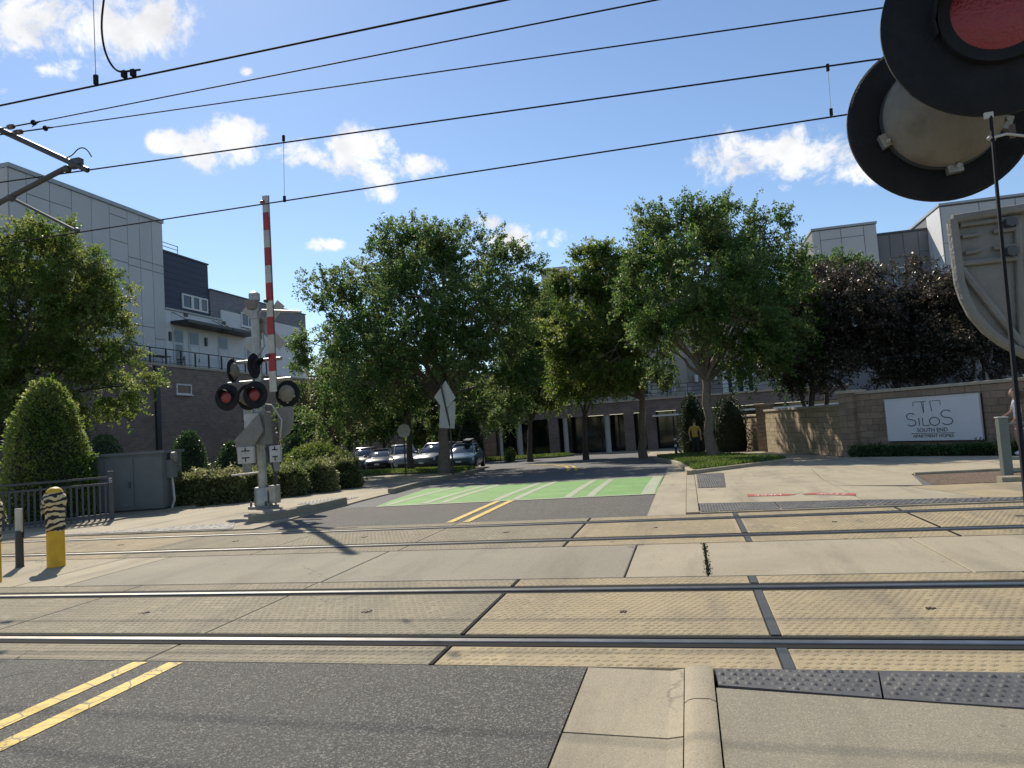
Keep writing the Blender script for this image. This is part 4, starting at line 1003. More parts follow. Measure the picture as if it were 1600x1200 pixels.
def sp(x, y, o=.056): return cs+u3s*(x*hwid)+Vector((0, 0, y*hh))+n3*o      # sign coordinates -1..1
def stroke(pts, name, r=.012): MB().tube([sp(*p) for p in pts], r, 5).build(name, SIGNK, sg)
def bez(f, n=18): return [f(i/(n-1)) for i in range(n)]
def S_pts(cx, cy, w, h):
    pts = []
    for i in range(13): t = R(35+ (270-35)*i/12); pts.append((cx+w*math.cos(t), cy+h*.5+h*.5*math.sin(t)))
    for i in range(1, 13): t = R(90-(90+145)*i/12); pts.append((cx+w*math.cos(t)*1.05, cy-h*.5+h*.5*math.sin(t)))
    return pts
stroke(S_pts(-.42, .0, .095, .30), 'letter_s'); stroke(S_pts(.34, .04, .11, .33), 'letter_s')
stroke([(-.25, .06), (-.25, -.29)], 'letter_i'); stroke([(-.17, .06), (-.17, -.29), (-.03, -.29)], 'letter_l')
stroke([(.08+.105*math.cos(R(a)), -.12+.19*math.sin(R(a))) for a in range(0, 361, 20)], 'letter_o')
stroke([(-.345, .62), (-.345, .82), (-.06, .82)], 'emblem', .009); stroke([(-.16, .82), (-.135, .3)], 'emblem', .009); stroke([(-.12, .82), (-.13, .3)], 'emblem', .009)
stroke([(.235, .62), (.235, .82), (.02, .82), (.045, .35)], 'emblem', .009)
stroke([(-.45, -.66), (.47, -.66)], 'rule', .007)
def sign_text(body, x, y, size):
    me = text_mesh(body, size, SIGNK, .004); o = meshobj('lettering', me, sg); M = Matrix((u3s, Vector((0, 0, 1)), u3s.cross(Vector((0, 0, 1))))).transposed().to_4x4(); M.translation = sp(x, y, .054)
    o.parent = sg; o.matrix_parent_inverse = Matrix.Identity(4); o.matrix_local = sg.matrix_world.inverted() @ M
sign_text('SOUTH END', .01, -.52, .17); sign_text('APARTMENT HOMES', .02, -.79, .135)
# ================================================================== TREES AND SHRUBS
def limb(mb, pts, r0, r1, n=7):
    k = len(pts); mb.tube(pts, [r0+(r1-r0)*i/(k-1) for i in range(k)], n)
def bend(a, b, n=6, wob=.08, up=.25):
    a, b = Vector(a), Vector(b); L = (b-a).length; out = []
    for i in range(n):
        t = i/(n-1); p = a.lerp(b, t); s = math.sin(math.pi*t)
        out.append(p+Vector((random.gauss(0, wob*L*.3)*s, random.gauss(0, wob*L*.3)*s, up*L*.25*s)))
    return out
def tree(name, label, base, fork, lobes, n_twigs, per, lm, bark, r0, leaf=.12, group=None, cat='tree', stems=1, twig=.75, droop=.25, limbs_each=1, fill=.25):
    """lobes: (centre, radius vector). Twigs full of single leaves fill the lobes; limbs run from the fork into them."""
    base = Vector(base); root = thing(name, label, cat, tuple(base), 0, group)
    tk = MB(); forks = []
    for s in range(stems):
        f = Vector(fork)+Vector((random.uniform(-.5, .5), random.uniform(-.3, .3), random.uniform(-.2, .3)))*(0 if stems == 1 else 1)
        b0 = base+Vector((random.uniform(-.25, .25), random.uniform(-.2, .2), 0))*(0 if stems == 1 else 1)
        pts = bend(b0+Vector((0, 0, -.15)), f, 7, .05, 0); rr = r0 if stems == 1 else r0*.6
        rads = [rr*(1.35 if i == 0 else 1.12 if i == 1 else 1-.3*i/6) for i in range(7)]
        tk.tube(pts, rads, 10); forks.append(f)
    tk.build('trunk', bark, root, smooth=True)
    br = MB(); nodes = []
    for c, rad in lobes:
        c = Vector(c); rad = Vector(rad)
        for q in range(limbs_each):
            f = random.choice(forks); start = Vector(f)-Vector((0, 0, random.uniform(0, .5)))
            end = c+Vector((random.uniform(-.5, .5)*rad.x, random.uniform(-.5, .5)*rad.y, random.uniform(-.2, .6)*rad.z))
            pts = bend(start, end, 7, .12, .12); limb(br, pts, r0*.4, r0*.07); nodes += pts[2:]
    nodes_np = np.array([tuple(p) for p in nodes])
    n_twigs = int(n_twigs*2.0); leaf *= .86
    vol = np.array([r[0]*r[1]*r[2] for _, r in lobes])**.75; cnt = np.maximum(3, (vol/vol.sum()*n_twigs).astype(int))
    P, D, L = [], [], []
    for (c, rad), k in zip(lobes, cnt):
        d = unit(rng.normal(size=(k, 3))); rr = rng.uniform(fill, 1.0, k)**.7
        # bumpy lobe: denser in sub-clumps
        nb = max(5, k//22); cb = unit(rng.normal(size=(nb, 3))); pick = rng.integers(0, nb, k); d = unit(cb[pick]+d*.42)
        rad_ = np.array(rad); p = np.array(c)+d*rad_*(rr*rng.uniform(.9, 1.12, k))[:, None]
        P.append(p); D.append(unit(d*rad_+np.array([0, 0, .25])+rng.normal(size=(k, 3))*.45)); L.append(np.full(k, twig)*rng.uniform(.55, 1.25, k))
    P = np.concatenate(P); D = np.concatenate(D); L = np.concatenate(L); n = len(P)
    t = rng.uniform(0, 1, (n, per)); pos = P[:, None, :]+D[:, None, :]*(t*L[:, None])[..., None]
    pos[..., 2] -= droop*(t**2)*L[:, None]
    pos += rng.normal(size=pos.shape)*.055*twig
    ax = D[:, None, :]*.6+rng.normal(size=pos.shape)*.7+np.array([0, 0, -.25])
    Vq = leaves(pos.reshape(-1, 3), unit(ax.reshape(-1, 3)), leaf, .55, .6)
    meshobj('crown', quads_mesh('crown', Vq, lm), root)
    # thin branches into the leaf clumps
    for i in range(0, n, max(1, n//170)):
        p = P[i]; j = np.argmin(((nodes_np-p)**2).sum(1)); q = nodes_np[j]
        tip = p+D[i]*L[i]*.7
        limb(br, [tuple(q), tuple((q*.5+p*.5)+np.array([0, 0, .05])), tuple(p), tuple(tip)], .022, .005, 5)
    br.build('branches', bark, root, smooth=True)
    return root
def px_lobes(spec, d):        # (px, py, rx_px, ry_px, depth offset) -> lobes
    out = []
    for px, py, rx, ry, dz in spec:
        c = at(px, py, d+dz); k = (d+dz)/F; rx_, rz_ = rx*k, ry*k; out.append((tuple(c), (rx_, (rx_+rz_)*.5, rz_)))
    return out
def onground(px, py, d):
    p = at(px, py, d); return Vector((p.x, p.y, zg(p.y)))
# big centre tree
d = 31.5; b = onground(695, 738, d)
tree('street_tree', 'largest broad leafy tree in the centre, in front of the parked cars', b, at(690, 612, d), px_lobes([
    (650, 400, 62, 52, 0), (740, 395, 60, 45, .6), (580, 430, 60, 55, -.5), (800, 425, 48, 38, 0), (530, 490, 58, 62, 0), (640, 480, 85, 70, -2.0), (745, 480, 80, 70, -1.5), (820, 480, 38, 40, .5),
    (500, 560, 42, 48, .3), (580, 560, 75, 62, -2.2), (690, 555, 70, 55, -2.6), (790, 555, 45, 50, -.5), (660, 430, 90, 70, 2.5), (620, 540, 80, 60, 2.8), (760, 520, 70, 60, 2.6), (530, 610, 40, 36, -.5), (790, 610, 40, 32, .4), (480, 585, 22, 30, 0), (835, 435, 26, 18, 0), (505, 440, 30, 26, 0), (620, 610, 40, 25, -1.5), (560, 640, 45, 26, -.5), (500, 640, 36, 30, 0), (760, 635, 50, 26, -.5), (700, 368, 45, 28, 0), (610, 372, 30, 25, 0)], d),
    2500, 34, LEAF_A, BARK, .26, .135, 'street trees')
# right tree
d = 27.5; b = onground(1113, 712, d)
tree('street_tree', 'tall leafy tree on the grass island with pale sunlit trunk, right of centre', b, at(1102, 580, d), px_lobes([
    (1105, 345, 45, 40, 0), (1060, 360, 48, 42, .4), (1160, 365, 48, 42, 0), (1205, 350, 24, 30, 0), (1015, 350, 26, 30, 0), (1100, 430, 75, 62, -1.8), (1190, 430, 58, 60, -.6), (1030, 420, 45, 55, .3), (1225, 440, 38, 55, .3),
    (1060, 500, 60, 50, -1.2), (1150, 500, 66, 50, -1.4), (1215, 520, 42, 52, 0), (1100, 420, 80, 70, 2.2), (1150, 510, 70, 50, 2), (1040, 540, 40, 36, -.4), (1180, 560, 50, 34, -.5), (1000, 470, 30, 50, .2), (1240, 395, 20, 25, 0)], d),
    1900, 34, LEAF_B, BARK, .21, .125, 'street trees')
# middle trees
d = 37; b = onground(1005, 706, d)
tree('street_tree', 'leafy tree left of the island tree, in front of the roof terrace', b, at(1003, 610, d), px_lobes([
    (945, 430, 45, 42, 0), (905, 470, 40, 45, 0), (985, 470, 50, 55, 0), (935, 530, 55, 50, -1), (1000, 550, 50, 42, -1), (895, 545, 35, 40, 0), (950, 585, 55, 28, 0), (1030, 500, 35, 50, 1), (960, 500, 60, 60, 2), (880, 500, 36, 40, 0), (925, 415, 40, 34, 0), (1000, 415, 44, 40, 1), (945, 402, 34, 22, 0), (895, 440, 32, 34, 0), (905, 520, 50, 45, -1), (960, 560, 60, 40, -2), (900, 590, 40, 30, 0), (1000, 590, 45, 26, 0)], d),
    2000, 34, LEAF_C, BARK, .2, .15, 'street trees')
d = 44; b = onground(828, 711, d)
tree('street_tree', 'smaller leafy tree in front of the pale columns, centre', b, at(827, 655, d), px_lobes([
    (830, 560, 42, 45, 0), (800, 600, 35, 30, 0), (865, 590, 38, 36, 0), (840, 520, 35, 32, 1), (880, 540, 32, 40, 1), (850, 492, 36, 40, 0), (868, 478, 30, 26, 0), (880, 510, 34, 40, -1), (815, 630, 30, 14, 0), (865, 628, 26, 14, 0), (800, 540, 30, 40, 1.5)], d),
    1050, 34, LEAF_C, BARKD, .17, .17, 'street trees')
d = 41; b = onground(915, 708, d)
tree('street_tree', 'slim shaded tree between the columned front and the leafy tree', b, at(913, 640, d), px_lobes([
    (905, 560, 40, 40, 0), (940, 600, 38, 26, 0), (885, 605, 30, 26, 0), (915, 510, 35, 40, 1)], d), 420, 32, LEAF_B, BARKD, .16, .16, 'street trees')
# second trunk beside the big tree and small trees over the parking lot
d = 36; b = onground(642, 735, d)
tree('street_tree', 'slimmer tree close behind the largest centre tree', b, at(638, 640, d), px_lobes([
    (620, 590, 50, 40, 0), (660, 560, 55, 45, 1), (570, 600, 40, 34, 0), (700, 600, 40, 26, 1)], d), 520, 32, LEAF_B, BARKD, .17, .15, 'street trees')
d = 40; 
for px, lab, lo in ((515, 'small pale multi-stem tree behind the bright round bush', [(500, 600, 40, 36, 0), (540, 620, 38, 34, 0), (520, 655, 44, 22, 0), (475, 630, 18, 30, 0), (560, 650, 24, 22, 0)]),):
    tree('small_tree', lab, onground(px, 715, d), at(px, 672, d), px_lobes(lo, d), 480, 32, LEAF_S, BARK, .12, .15, 'small trees over the parking lot', stems=3)
d = 52
for px, lab, lo in ((470, 'dark tree against the brick podium left of the parking lot', [(478, 640, 20, 40, 0), (455, 660, 16, 30, 0)]),
                    (600, 'dark tree behind the white parked car', [(600, 640, 48, 40, 0), (570, 660, 40, 26, 1), (640, 655, 38, 26, 1)]),
                    (735, 'dark tree at the far end of the parking lot behind the sign backs', [(735, 620, 40, 50, 0), (715, 660, 26, 22, 0), (760, 640, 20, 30, 0)])):
    tree('small_tree', lab, onground(px, 712, d), at(px, 690, d), px_lobes(lo, d), 380, 30, LEAF_B, BARKD, .13, .2, 'small trees over the parking lot')
for px, dd_, lab, lo in ((545, 60, 'dark tree left of the row of parked cars', [(545, 640, 40, 45, 0), (520, 665, 26, 24, 0), (575, 650, 26, 30, 0)]), (665, 64, 'dark tree behind the silver parked car', [(665, 640, 42, 50, 0), (640, 670, 30, 20, 0), (690, 665, 26, 24, 0)]), (700, 56, 'dark tree between the silver and the blue car', [(705, 655, 28, 30, 0), (690, 630, 26, 30, 0)])):
    tree('small_tree', lab, onground(px, 712, dd_), at(px, 690, dd_), px_lobes(lo, dd_), 330, 30, LEAF_B, BARKD, .15, .24, 'small trees over the parking lot')
# left tree
d = 33; b = onground(-20, 760, d)
tree('street_tree', 'sunlit leafy tree at the left edge in front of the panelled block', b, at(0, 640, d), px_lobes([
    (40, 400, 75, 55, 0), (110, 440, 52, 46, 0), (-40, 430, 70, 70, 0), (30, 500, 90, 70, -1.2), (135, 515, 58, 55, 0), (170, 560, 50, 36, -.3), (215, 598, 36, 13, 0), (190, 530, 26, 26, 0), (60, 590, 80, 60, -1), (150, 620, 56, 42, 0), (195, 650, 28, 16, 0), (10, 640, 70, 50, 0), (90, 360, 34, 26, 0), (30, 365, 40, 28, 0), (60, 480, 100, 80, 2), (100, 660, 50, 26, 0), (205, 470, 14, 16, 0), (160, 430, 22, 22, 0), (238, 598, 22, 8, 0), (180, 480, 30, 24, 0), (120, 400, 30, 24, 0)], d),
    2300, 34, LEAF_C, BARKD, .24, .14, 'street trees')
# purple trees behind the sign wall
d = 29.5
tree('purple_tree', 'dark purple-leaved tree behind the garden wall with several stems', onground(1270, 660, d), at(1268, 610, d), px_lobes([
    (1290, 460, 50, 42, 0), (1260, 520, 55, 50, 0), (1330, 500, 50, 55, 0), (1290, 570, 66, 34, -.5), (1225, 560, 34, 40, 0), (1340, 440, 30, 24, 0), (1300, 500, 60, 60, 2)], d), 1050, 32, LEAF_P, BARKD, .15, .135, 'purple trees behind the wall', stems=4, droop=.15)
tree('purple_tree', 'dark purple-leaved tree directly behind the white sign', onground(1420, 660, d-1), at(1418, 605, d-1), px_lobes([
    (1415, 455, 50, 38, 0), (1380, 510, 52, 50, 0), (1455, 500, 52, 50, 0), (1420, 560, 70, 40, -.5), (1430, 510, 60, 60, 2), (1385, 455, 24, 20, 0)], d-1), 1050, 32, LEAF_P, BARKD, .15, .13, 'purple trees behind the wall', stems=3, droop=.15)
tree('purple_tree', 'dark purple-leaved tree at the right edge behind the counterweight', onground(1540, 660, d-3), at(1538, 600, d-3), px_lobes([
    (1510, 470, 52, 42, 0), (1560, 500, 55, 55, 0), (1530, 555, 66, 40, -.5), (1480, 540, 40, 40, 0), (1610, 520, 50, 60, 0), (1520, 440, 30, 24, 0)], d-3), 950, 32, LEAF_P, BARKD, .15, .125, 'purple trees behind the wall', stems=3, droop=.15)
d = 34
tree('small_tree', 'green tree top between the island tree and the purple trees', onground(1290, 660, d), at(1290, 600, d), px_lobes([
    (1300, 430, 50, 24, 0), (1265, 450, 40, 40, 0), (1330, 425, 26, 16, 0), (1255, 520, 40, 50, -4), (1240, 480, 34, 40, -4), (1225, 570, 36, 30, -4)], d), 800, 32, LEAF_B, BARKD, .14, .14, 'street trees')

def shrub(name, label, base, rx, ry, h, n, lm, leaf=.07, p=2.5, shape='dome', group=None, rz=0, cat='shrub'):
    root = thing(name, label, cat, tuple(base), rz, group); base = Vector(base)
    # core
    cz, sz = math.cos(rz), math.sin(rz)
    def prof(t):    # radius factor at height t
        if shape == 'cone': return max(.02, (1-t**3.2))**.5*(1-.25*t)
        if shape == 'rough': return max(.02, 1-t**5)**.4
        if shape == 'box': return max(.02, 1-t**7)**.3
        return max(.02, 1-t**3)**.5
    mb = MB(); secs = []
    for i in range(9):
        t = i/8; r = prof(min(t, .985))*.88*(.9 if i == 0 else 1)
        secs.append([(base.x+(math.cos(a)*rx*cz-math.sin(a)*ry*sz)*r, base.y+(math.cos(a)*rx*sz+math.sin(a)*ry*cz)*r, base.z+t*h*.93) for a in np.linspace(0, 2*math.pi, 16, endpoint=False)])
    mb.loft(secs); mb.build('inner_branches', CORE, root)
    t = rng.uniform(0, 1, n)**.9; a = rng.uniform(0, 2*math.pi, n); pr = np.array([prof(x) for x in t])
    k = rng.uniform(.84, 1.05, n)+np.abs(rng.normal(size=n))*.035
    # cap points for domes so that the top is closed
    ph0 = random.uniform(0, 6)
    bx = np.cos(a)*rx*pr*k; by = np.sin(a)*ry*pr*k
    if shape in ('box', 'rough'):
        m = n//3; q = rng.uniform(0, 1, m)**.5; bx[:m] = np.cos(a[:m])*rx*q; by[:m] = np.sin(a[:m])*ry*q; t[:m] = rng.uniform(.93, 1.03, m) if shape == 'box' else .98-.12*q**3+.09*np.sin(bx[:m]*9+ph0)*np.cos(by[:m]*8+ph0)+np.abs(rng.normal(size=m))*.06
    ph = random.uniform(0, 6); bumps = .04*np.sin(a*7+t*9+ph)+.05*np.sin(a*3-t*11+ph*2)+.03*np.sin(a*11+t*17)
    bx *= 1+bumps; by *= 1+bumps
    P = np.stack([base.x+bx*cz-by*sz, base.y+bx*sz+by*cz, base.z+.02+t*h*rng.uniform(.96, 1.04, n)], 1)
    nrm = unit(np.stack([(bx*cz-by*sz)/rx**1, (bx*sz+by*cz)/ry**1, (t-.4)*1.2], 1))
    Vq = leaves(P, unit(nrm+rng.normal(size=P.shape)*.5+np.array([0, 0, .35])), leaf, .5, .7)
    # stray sprigs standing off the clipped surface
    ns = max(30, n//120); i = rng.integers(0, n, ns); sd = unit(nrm[i]+np.array([0, 0, .6])+rng.normal(size=(ns, 3))*.35)
    tt = rng.uniform(0, 1, (ns, 9)); sp_ = P[i][:, None, :]+sd[:, None, :]*(tt*leaf*rng.uniform(1.2, 3.2, (ns, 1)))[..., None]+rng.normal(size=(ns, 9, 3))*leaf*.18
    V2 = leaves(sp_.reshape(-1, 3), unit(np.repeat(sd, 9, 0)+rng.normal(size=(ns*9, 3))*.6), leaf*.9, .5, .6)
    meshobj('foliage', quads_mesh('foliage', np.concatenate([Vq, V2]), lm), root); return root
def px_shrub(name, label, px, pyb, wpx, hpx, d, n, lm, leaf=.07, shape='dome', group=None, ky=1.0, rz=0):
    b = onground(px, pyb, d); k = d/F
    # height from the pixel rows, so that the top lands where the photo shows it
    ztop = at(px, pyb-hpx, d).z
    return shrub(name, label, b, wpx*k/2, wpx*k/2*ky, ztop-b.z, n, lm, leaf, shape=shape, group=group, rz=rz)
px_shrub('clipped_shrub', 'tall clipped cone-shaped evergreen shrub behind the left fence', 76, 792, 128, 192, 16.4, 15000, LEAF_C, .08, 'cone')
px_shrub('clipped_shrub', 'clipped dome shrub right of the utility cabinet', 297, 770, 54, 92, 24, 6500, LEAF_H, .075, 'dome', 'clipped domes by the podium')
px_shrub('clipped_shrub', 'clipped dome shrub behind the far signal mast', 366, 765, 50, 72, 26, 5500, LEAF_H, .08, 'dome', 'clipped domes by the podium')
px_shrub('clipped_shrub', 'low dark rounded shrub showing over the utility cabinet roof', 165, 760, 62, 78, 30, 4000, LEAF_H, .09, 'dome', 'clipped domes by the podium')
px_shrub('clipped_shrub', 'dark rounded shrub behind the bright bush near the podium vent', 462, 745, 44, 62, 30, 4200, LEAF_H, .09, 'dome', 'clipped domes by the podium')
px_shrub('bright_bush', 'bright yellow-green rounded bush above the low hedge', 497, 762, 116, 66, 25.5, 9500, LEAF_L, .095, 'dome', None, .8)
hd = [(300, 794, 58, 46, 18.3, 'low hedge clump beside the cabinet conduit'), (345, 790, 66, 46, 18.6, 'low hedge clump second from the cabinet'), (392, 784, 66, 44, 19.3, 'low hedge clump directly behind the far signal base'),
      (440, 777, 66, 42, 20.2, 'low hedge clump just right of the far signal base'), (487, 769, 66, 42, 21.4, 'low hedge clump below the bright bush'), (530, 760, 58, 38, 23, 'low hedge clump at the end of the row near the path')]
for px, pb, w, h, d, lab in hd: px_shrub('low_hedge', lab, px, pb, w*1.15, h*random.uniform(.92, 1.05), d, 9000, LEAF_S, .085, 'rough', 'low hedge clumps along the path', .85)
# hedge under the sign
for i in range(6):
    c = Vector(WA).lerp(Vector(WB), .12+.145*i)+wn_*.75
    lab = ['by the left pier of the sign wall', 'below the left end of the white sign', 'below the lettering of the white sign', 'below the right end of the white sign', 'below the right pier of the sign wall', 'behind the woman in white'][i]
    shrub('ground_hedge', 'low dark green hedge clump '+lab, (c.x, c.y, zg(c.y)), .62, .42, [.3, .27, .24, .26, .3, .4][i], 3000, LEAF_H, .065, shape='box', group='hedge clumps under the sign', rz=math.atan2(un.y, un.x))
px_shrub('clipped_shrub', 'round dark shrub beside the gateway behind the island tree', 1143, 705, 56, 84, 38, 3600, LEAF_D, .1, 'dome')
px_shrub('bright_bush', 'small yellow-green plant on the grass strip before the columns', 796, 716, 14, 12, 47, 700, LEAF_L, .12, 'dome')
px_shrub('clipped_shrub', 'tall dark rounded evergreen between the island tree and the terrace', 1085, 710, 40, 92, 40, 3000, LEAF_D, .11, 'dome')
px_shrub('clipped_shrub', 'dark bushy shrub left of the columned building', 738, 715, 36, 55, 50, 2600, LEAF_D, .14, 'dome')
# ================================================================== CROSSING SIGNALS
UX, UY, UZ = Vector((1, 0, 0)), Vector((0, 1, 0)), Vector((0, 0, 1))
def light_head(root, c, face, R_=.40, lens=REDL, n=40, hood=True):
    """round black background, red lens in front, beige housing behind; face = unit vector the lens looks along"""
    face = Vector(face).normalized(); side = UZ.cross(face).normalized(); upv = face.cross(side); A = (side, upv, face); c = Vector(c)
    bgd = MB().lathe([(R_*.30, -.012), (R_*.97, -.012), (R_, -.004), (R_, .008), (R_*.97, .012), (R_*.5, .012), (R_*.5, -.0), (R_*.3, -.0)], n, c, A).build('background_disc', BLKP, root, smooth=True)
    # housing behind: shallow drum and dome
    hs = MB().lathe([(R_*.62, -.014), (R_*.64, -.05), (R_*.60, -.075), (R_*.57, -.085), (R_*.50, -.105), (R_*.36, -.13), (R_*.16, -.145), (0, -.148)], n, c, A).build('housing', DOME, root, smooth=True)
    MB().lathe([(R_*.62, -.02), (R_*.655, -.02), (R_*.655, -.034), (R_*.62, -.034)], n, c, A).build('rim', DARKM, hs, smooth=True)
    for a in (200, 275, 340):
        t = R(a); p = c+side*(-R_*.66*math.cos(t))+upv*(R_*.66*math.sin(t))-face*.035
        rd = (side*(-math.cos(t))+upv*math.sin(t)); tg = rd.cross(face)
        MB().obox(p, rd*.019, tg*.024, face*.014).build('clip', GALV, hs)
        MB().lathe([(.007, 0), (.007, -.012)], 8, p-face*.014+tg*.008, A).build('bolt', ALU, hs)
    ln = MB().lathe([(R_*.5, .004), (R_*.47, .03), (R_*.36, .048), (R_*.2, .057), (0, .06)], n, c, A).build('lens', lens, root, smooth=True)
    MB().lathe([(R_*.495, .012), (R_*.515, .012), (R_*.515, .04), (R_*.495, .04)], n, c, A).build('lens_ring', BLKP, ln, smooth=True)
    if hood:   # visor over the upper half of the lens
        secs = []
        for i in range(15):
            t = R(-15+210*i/14); e = side*math.cos(t)+upv*math.sin(t); l = .05+.17*max(0, math.sin(t))
            p = c+e*R_*.54; secs.append([p+face*.012, p+face*l, p+e*.006+face*l, p+e*.006+face*.012])
        MB().loft(secs).build('visor', BLKP, root, smooth=True)
def far_signal():
    YM = 14.4; b = atY(412, 793, YM); gz_ = zg(YM)+.02; S_ = lambda px, py, o=0: atY(px, py, YM+o)
    root = thing('crossing_signal', 'far rail crossing signal mast with raised red and white gate arm and red lights', 'crossing signal', (b.x, YM, gz_))
    x = b.x; ztop = S_(397, 462).z
    MB().tube([(x, YM, gz_), (x, YM, gz_+.06)], .34, 12).build('base_plate', CASTG, root)
    MB().lathe([(.2, gz_+.06), (.19, gz_+.44), (.17, gz_+.47), (.11, gz_+.48)], 16, (x, YM, 0)).build('base', GALV, root, smooth=True)
    for i in range(4):
        t = R(45+90*i); MB().tube([(x+.27*math.cos(t), YM+.27*math.sin(t), gz_+.06), (x+.27*math.cos(t), YM+.27*math.sin(t), gz_+.16)], .025, 6).build('bolt', DARKM, root)
    MB().lathe([(.105, gz_+.42), (.10, ztop-.12)], 18, (x, YM, 0)).build('mast', GALV, root, smooth=True)
    MB().lathe([(.125, ztop-.12), (.125, ztop+.04), (.07, ztop+.09), (0, ztop+.1)], 18, (x, YM, 0)).build('cap', GALV, root, smooth=True)
    for z in (ztop-.55, ztop-1.6, 3.0, 2.45): MB().lathe([(.12, z), (.12, z+.07)], 16, (x, YM, 0)).build('clamp', GALV, root)
    MB().box(x+.22, x+.38, YM-.1, YM+.1, gz_+.1, gz_+.5).build('junction_box', GALV, root)
    # light heads
    zl = S_(390, 619).z; zl2 = S_(390, 577).z; Rr = .31
    arm = MB(); arm.tube([(S_(345, 598).x+.2, YM, zl+.32), (S_(455, 598).x, YM, zl+.32)], .045, 8); arm.build('cross_arm', GALV, root)
    arm = MB(); arm.tube([(S_(370, 565).x, YM, zl2+.18), (S_(440, 560).x, YM, zl2+.18)], .04, 8); arm.build('cross_arm', GALV, root)
    for px in (364, 408): light_head(root, (S_(px, 619).x, YM-.22, zl), (0, -1, 0), Rr, n=28)
    for px in (380, 442): light_head(root, (S_(px, 616).x, YM+.2, zl), (0, 1, 0), Rr, n=28)
    light_head(root, (S_(365, 577).x, YM-.05, zl2), (-.97, -.2, 0), .28, n=24, hood=False)
    light_head(root, (S_(409, 574).x, YM-.3, zl2+.03), (.95, .1, 0), .29, BLKP, n=24, hood=True)
    # crossbuck, seen from behind
    zc = S_(415, 508).z; cb = Vector((x+.12, YM+.16, zc))
    for sgn in (-1, 1):
        d = Vector((math.cos(R(48))*sgn, 0, math.sin(R(48)))); nn = Vector((-d.z*sgn, 0, d.x*sgn))
        MB().obox(cb+UY*(.012*sgn), d*.68, UY*.006, nn*.12).build('crossbuck_board', SIGNB, root)
    MB().tube([(x, YM+.05, S_(412, 492).z), (x+.25, YM-.1, S_(412, 490).z+.06), (S_(474, 488).x, YM-.1, S_(474, 488).z)], .028, 7).build('bracket_pipe', ALU, root)
    MB().tube([(x+.05, YM-.1, zc-.75), (x+.3, YM-.15, zc-.5), (x+.25, YM-.12, zc-.2)], .022, 6).build('hold_clip', GALV, root)
    for sgn in (-1, 1):   # bracket plates behind the crossbuck
        MB().obox(cb+Vector((0, -.03, .12*sgn)), UX*.1, UY*.01, UZ*.03).build('crossbuck_clamp', GALV, root)
    # bell
    MB().lathe([(.03, ztop-.35), (.1, ztop-.33), (.15, ztop-.2), (.16, ztop-.14)], 16, (x+.0, YM-.12, 0)).build('bell', CASTG, root, smooth=True)
    # gate arm with stripes (one board piece per colour field)
    ga = bpy.data.objects.new('gate_arm', None); COL.objects.link(ga); bb = S_(424, 600, -.32); ga.parent = root; ga.matrix_parent_inverse = root.matrix_world.inverted(); ga.matrix_world = Matrix.Translation(bb); 
    ga.location = bb
    ys = [306, 332, 360, 387, 415, 442, 470, 495, 523, 552, 580, 612]; topx = 414
    for i in range(len(ys)-1):
        red = i % 2 == 1; p0, p1 = ys[i+1], ys[i]
        f = lambda py: topx+ (py-306)*(427-topx)/(612-306)
        w = lambda py: .062+.016*(py-306)/306
        a, c = S_(f(p0), p0, -.32), S_(f(p1), p1, -.32); wa, wc = w(p0), w(p1)
        secs = [[(a.x-wa, a.y-.02, a.z), (a.x+wa, a.y-.02, a.z), (a.x+wa, a.y+.02, a.z), (a.x-wa, a.y+.02, a.z)], [(c.x-wc, c.y-.02, c.z), (c.x+wc, c.y-.02, c.z), (c.x+wc, c.y+.02, c.z), (c.x-wc, c.y+.02, c.z)]]
        o = MB().loft(secs).build('red_stripe' if red else 'white_stripe', REDA if red else WHITEA, ga)
    a, c = S_(428, 612, -.29), S_(416, 306, -.29)
    MB().tube([(a.x+.075, a.y, a.z), (c.x+.06, c.y, c.z)], .014, 5).build('edge_tube', DARKM, ga)
    for py in (316, 470, 556): 
        q = S_(410+(py-306)*.035, py, -.34); MB().lathe([(.035, -.05), (.045, -.03), (.045, .03), (.035, .05)], 10, (q.x, q.y, q.z), 'X').build('arm_lamp', REDL if py < 400 else DARKM, ga)
    # gate mechanism: yoke arms, counterweights, housing
    mz = S_(415, 672).z
    MB().box(x+.0, x+.32, YM-.30, YM-.02, mz-.32, mz+.42, .03).build('gate_mechanism', CASTG, root)
    MB().box(x-.16, x+.2, YM-.36, YM-.31, mz-.1, mz+.38).build('cover_plate', ALU, root)
    for side, (px, py) in ((-1, (384, 690)), (1, (436, 668))):
        q = S_(px, py, -.4); top = Vector((x+.2, YM-.4, mz+.3))
        if side < 0: poly = [(x+.24, YM-.4, mz+.36), (x+.34, YM-.4, mz-.02), (q.x+.05, YM-.4, q.z-.3), (q.x-.22, YM-.4, q.z-.28), (q.x-.26, YM-.4, q.z+.06), (q.x-.1, YM-.4, q.z+.2)]
        else: poly = [(x+.40, YM+.1, mz+.5), (q.x+.05, YM+.1, mz+.5), (q.x+.07, YM+.1, mz+.2), (q.x-.04, YM+.1, mz-.1), (x+.42, YM+.1, mz-.25)]
        MB().prism(poly, (0, -.03, 0), (0, .03, 0)).build('counterweight_arm', CASTG, root, bevel=.01)
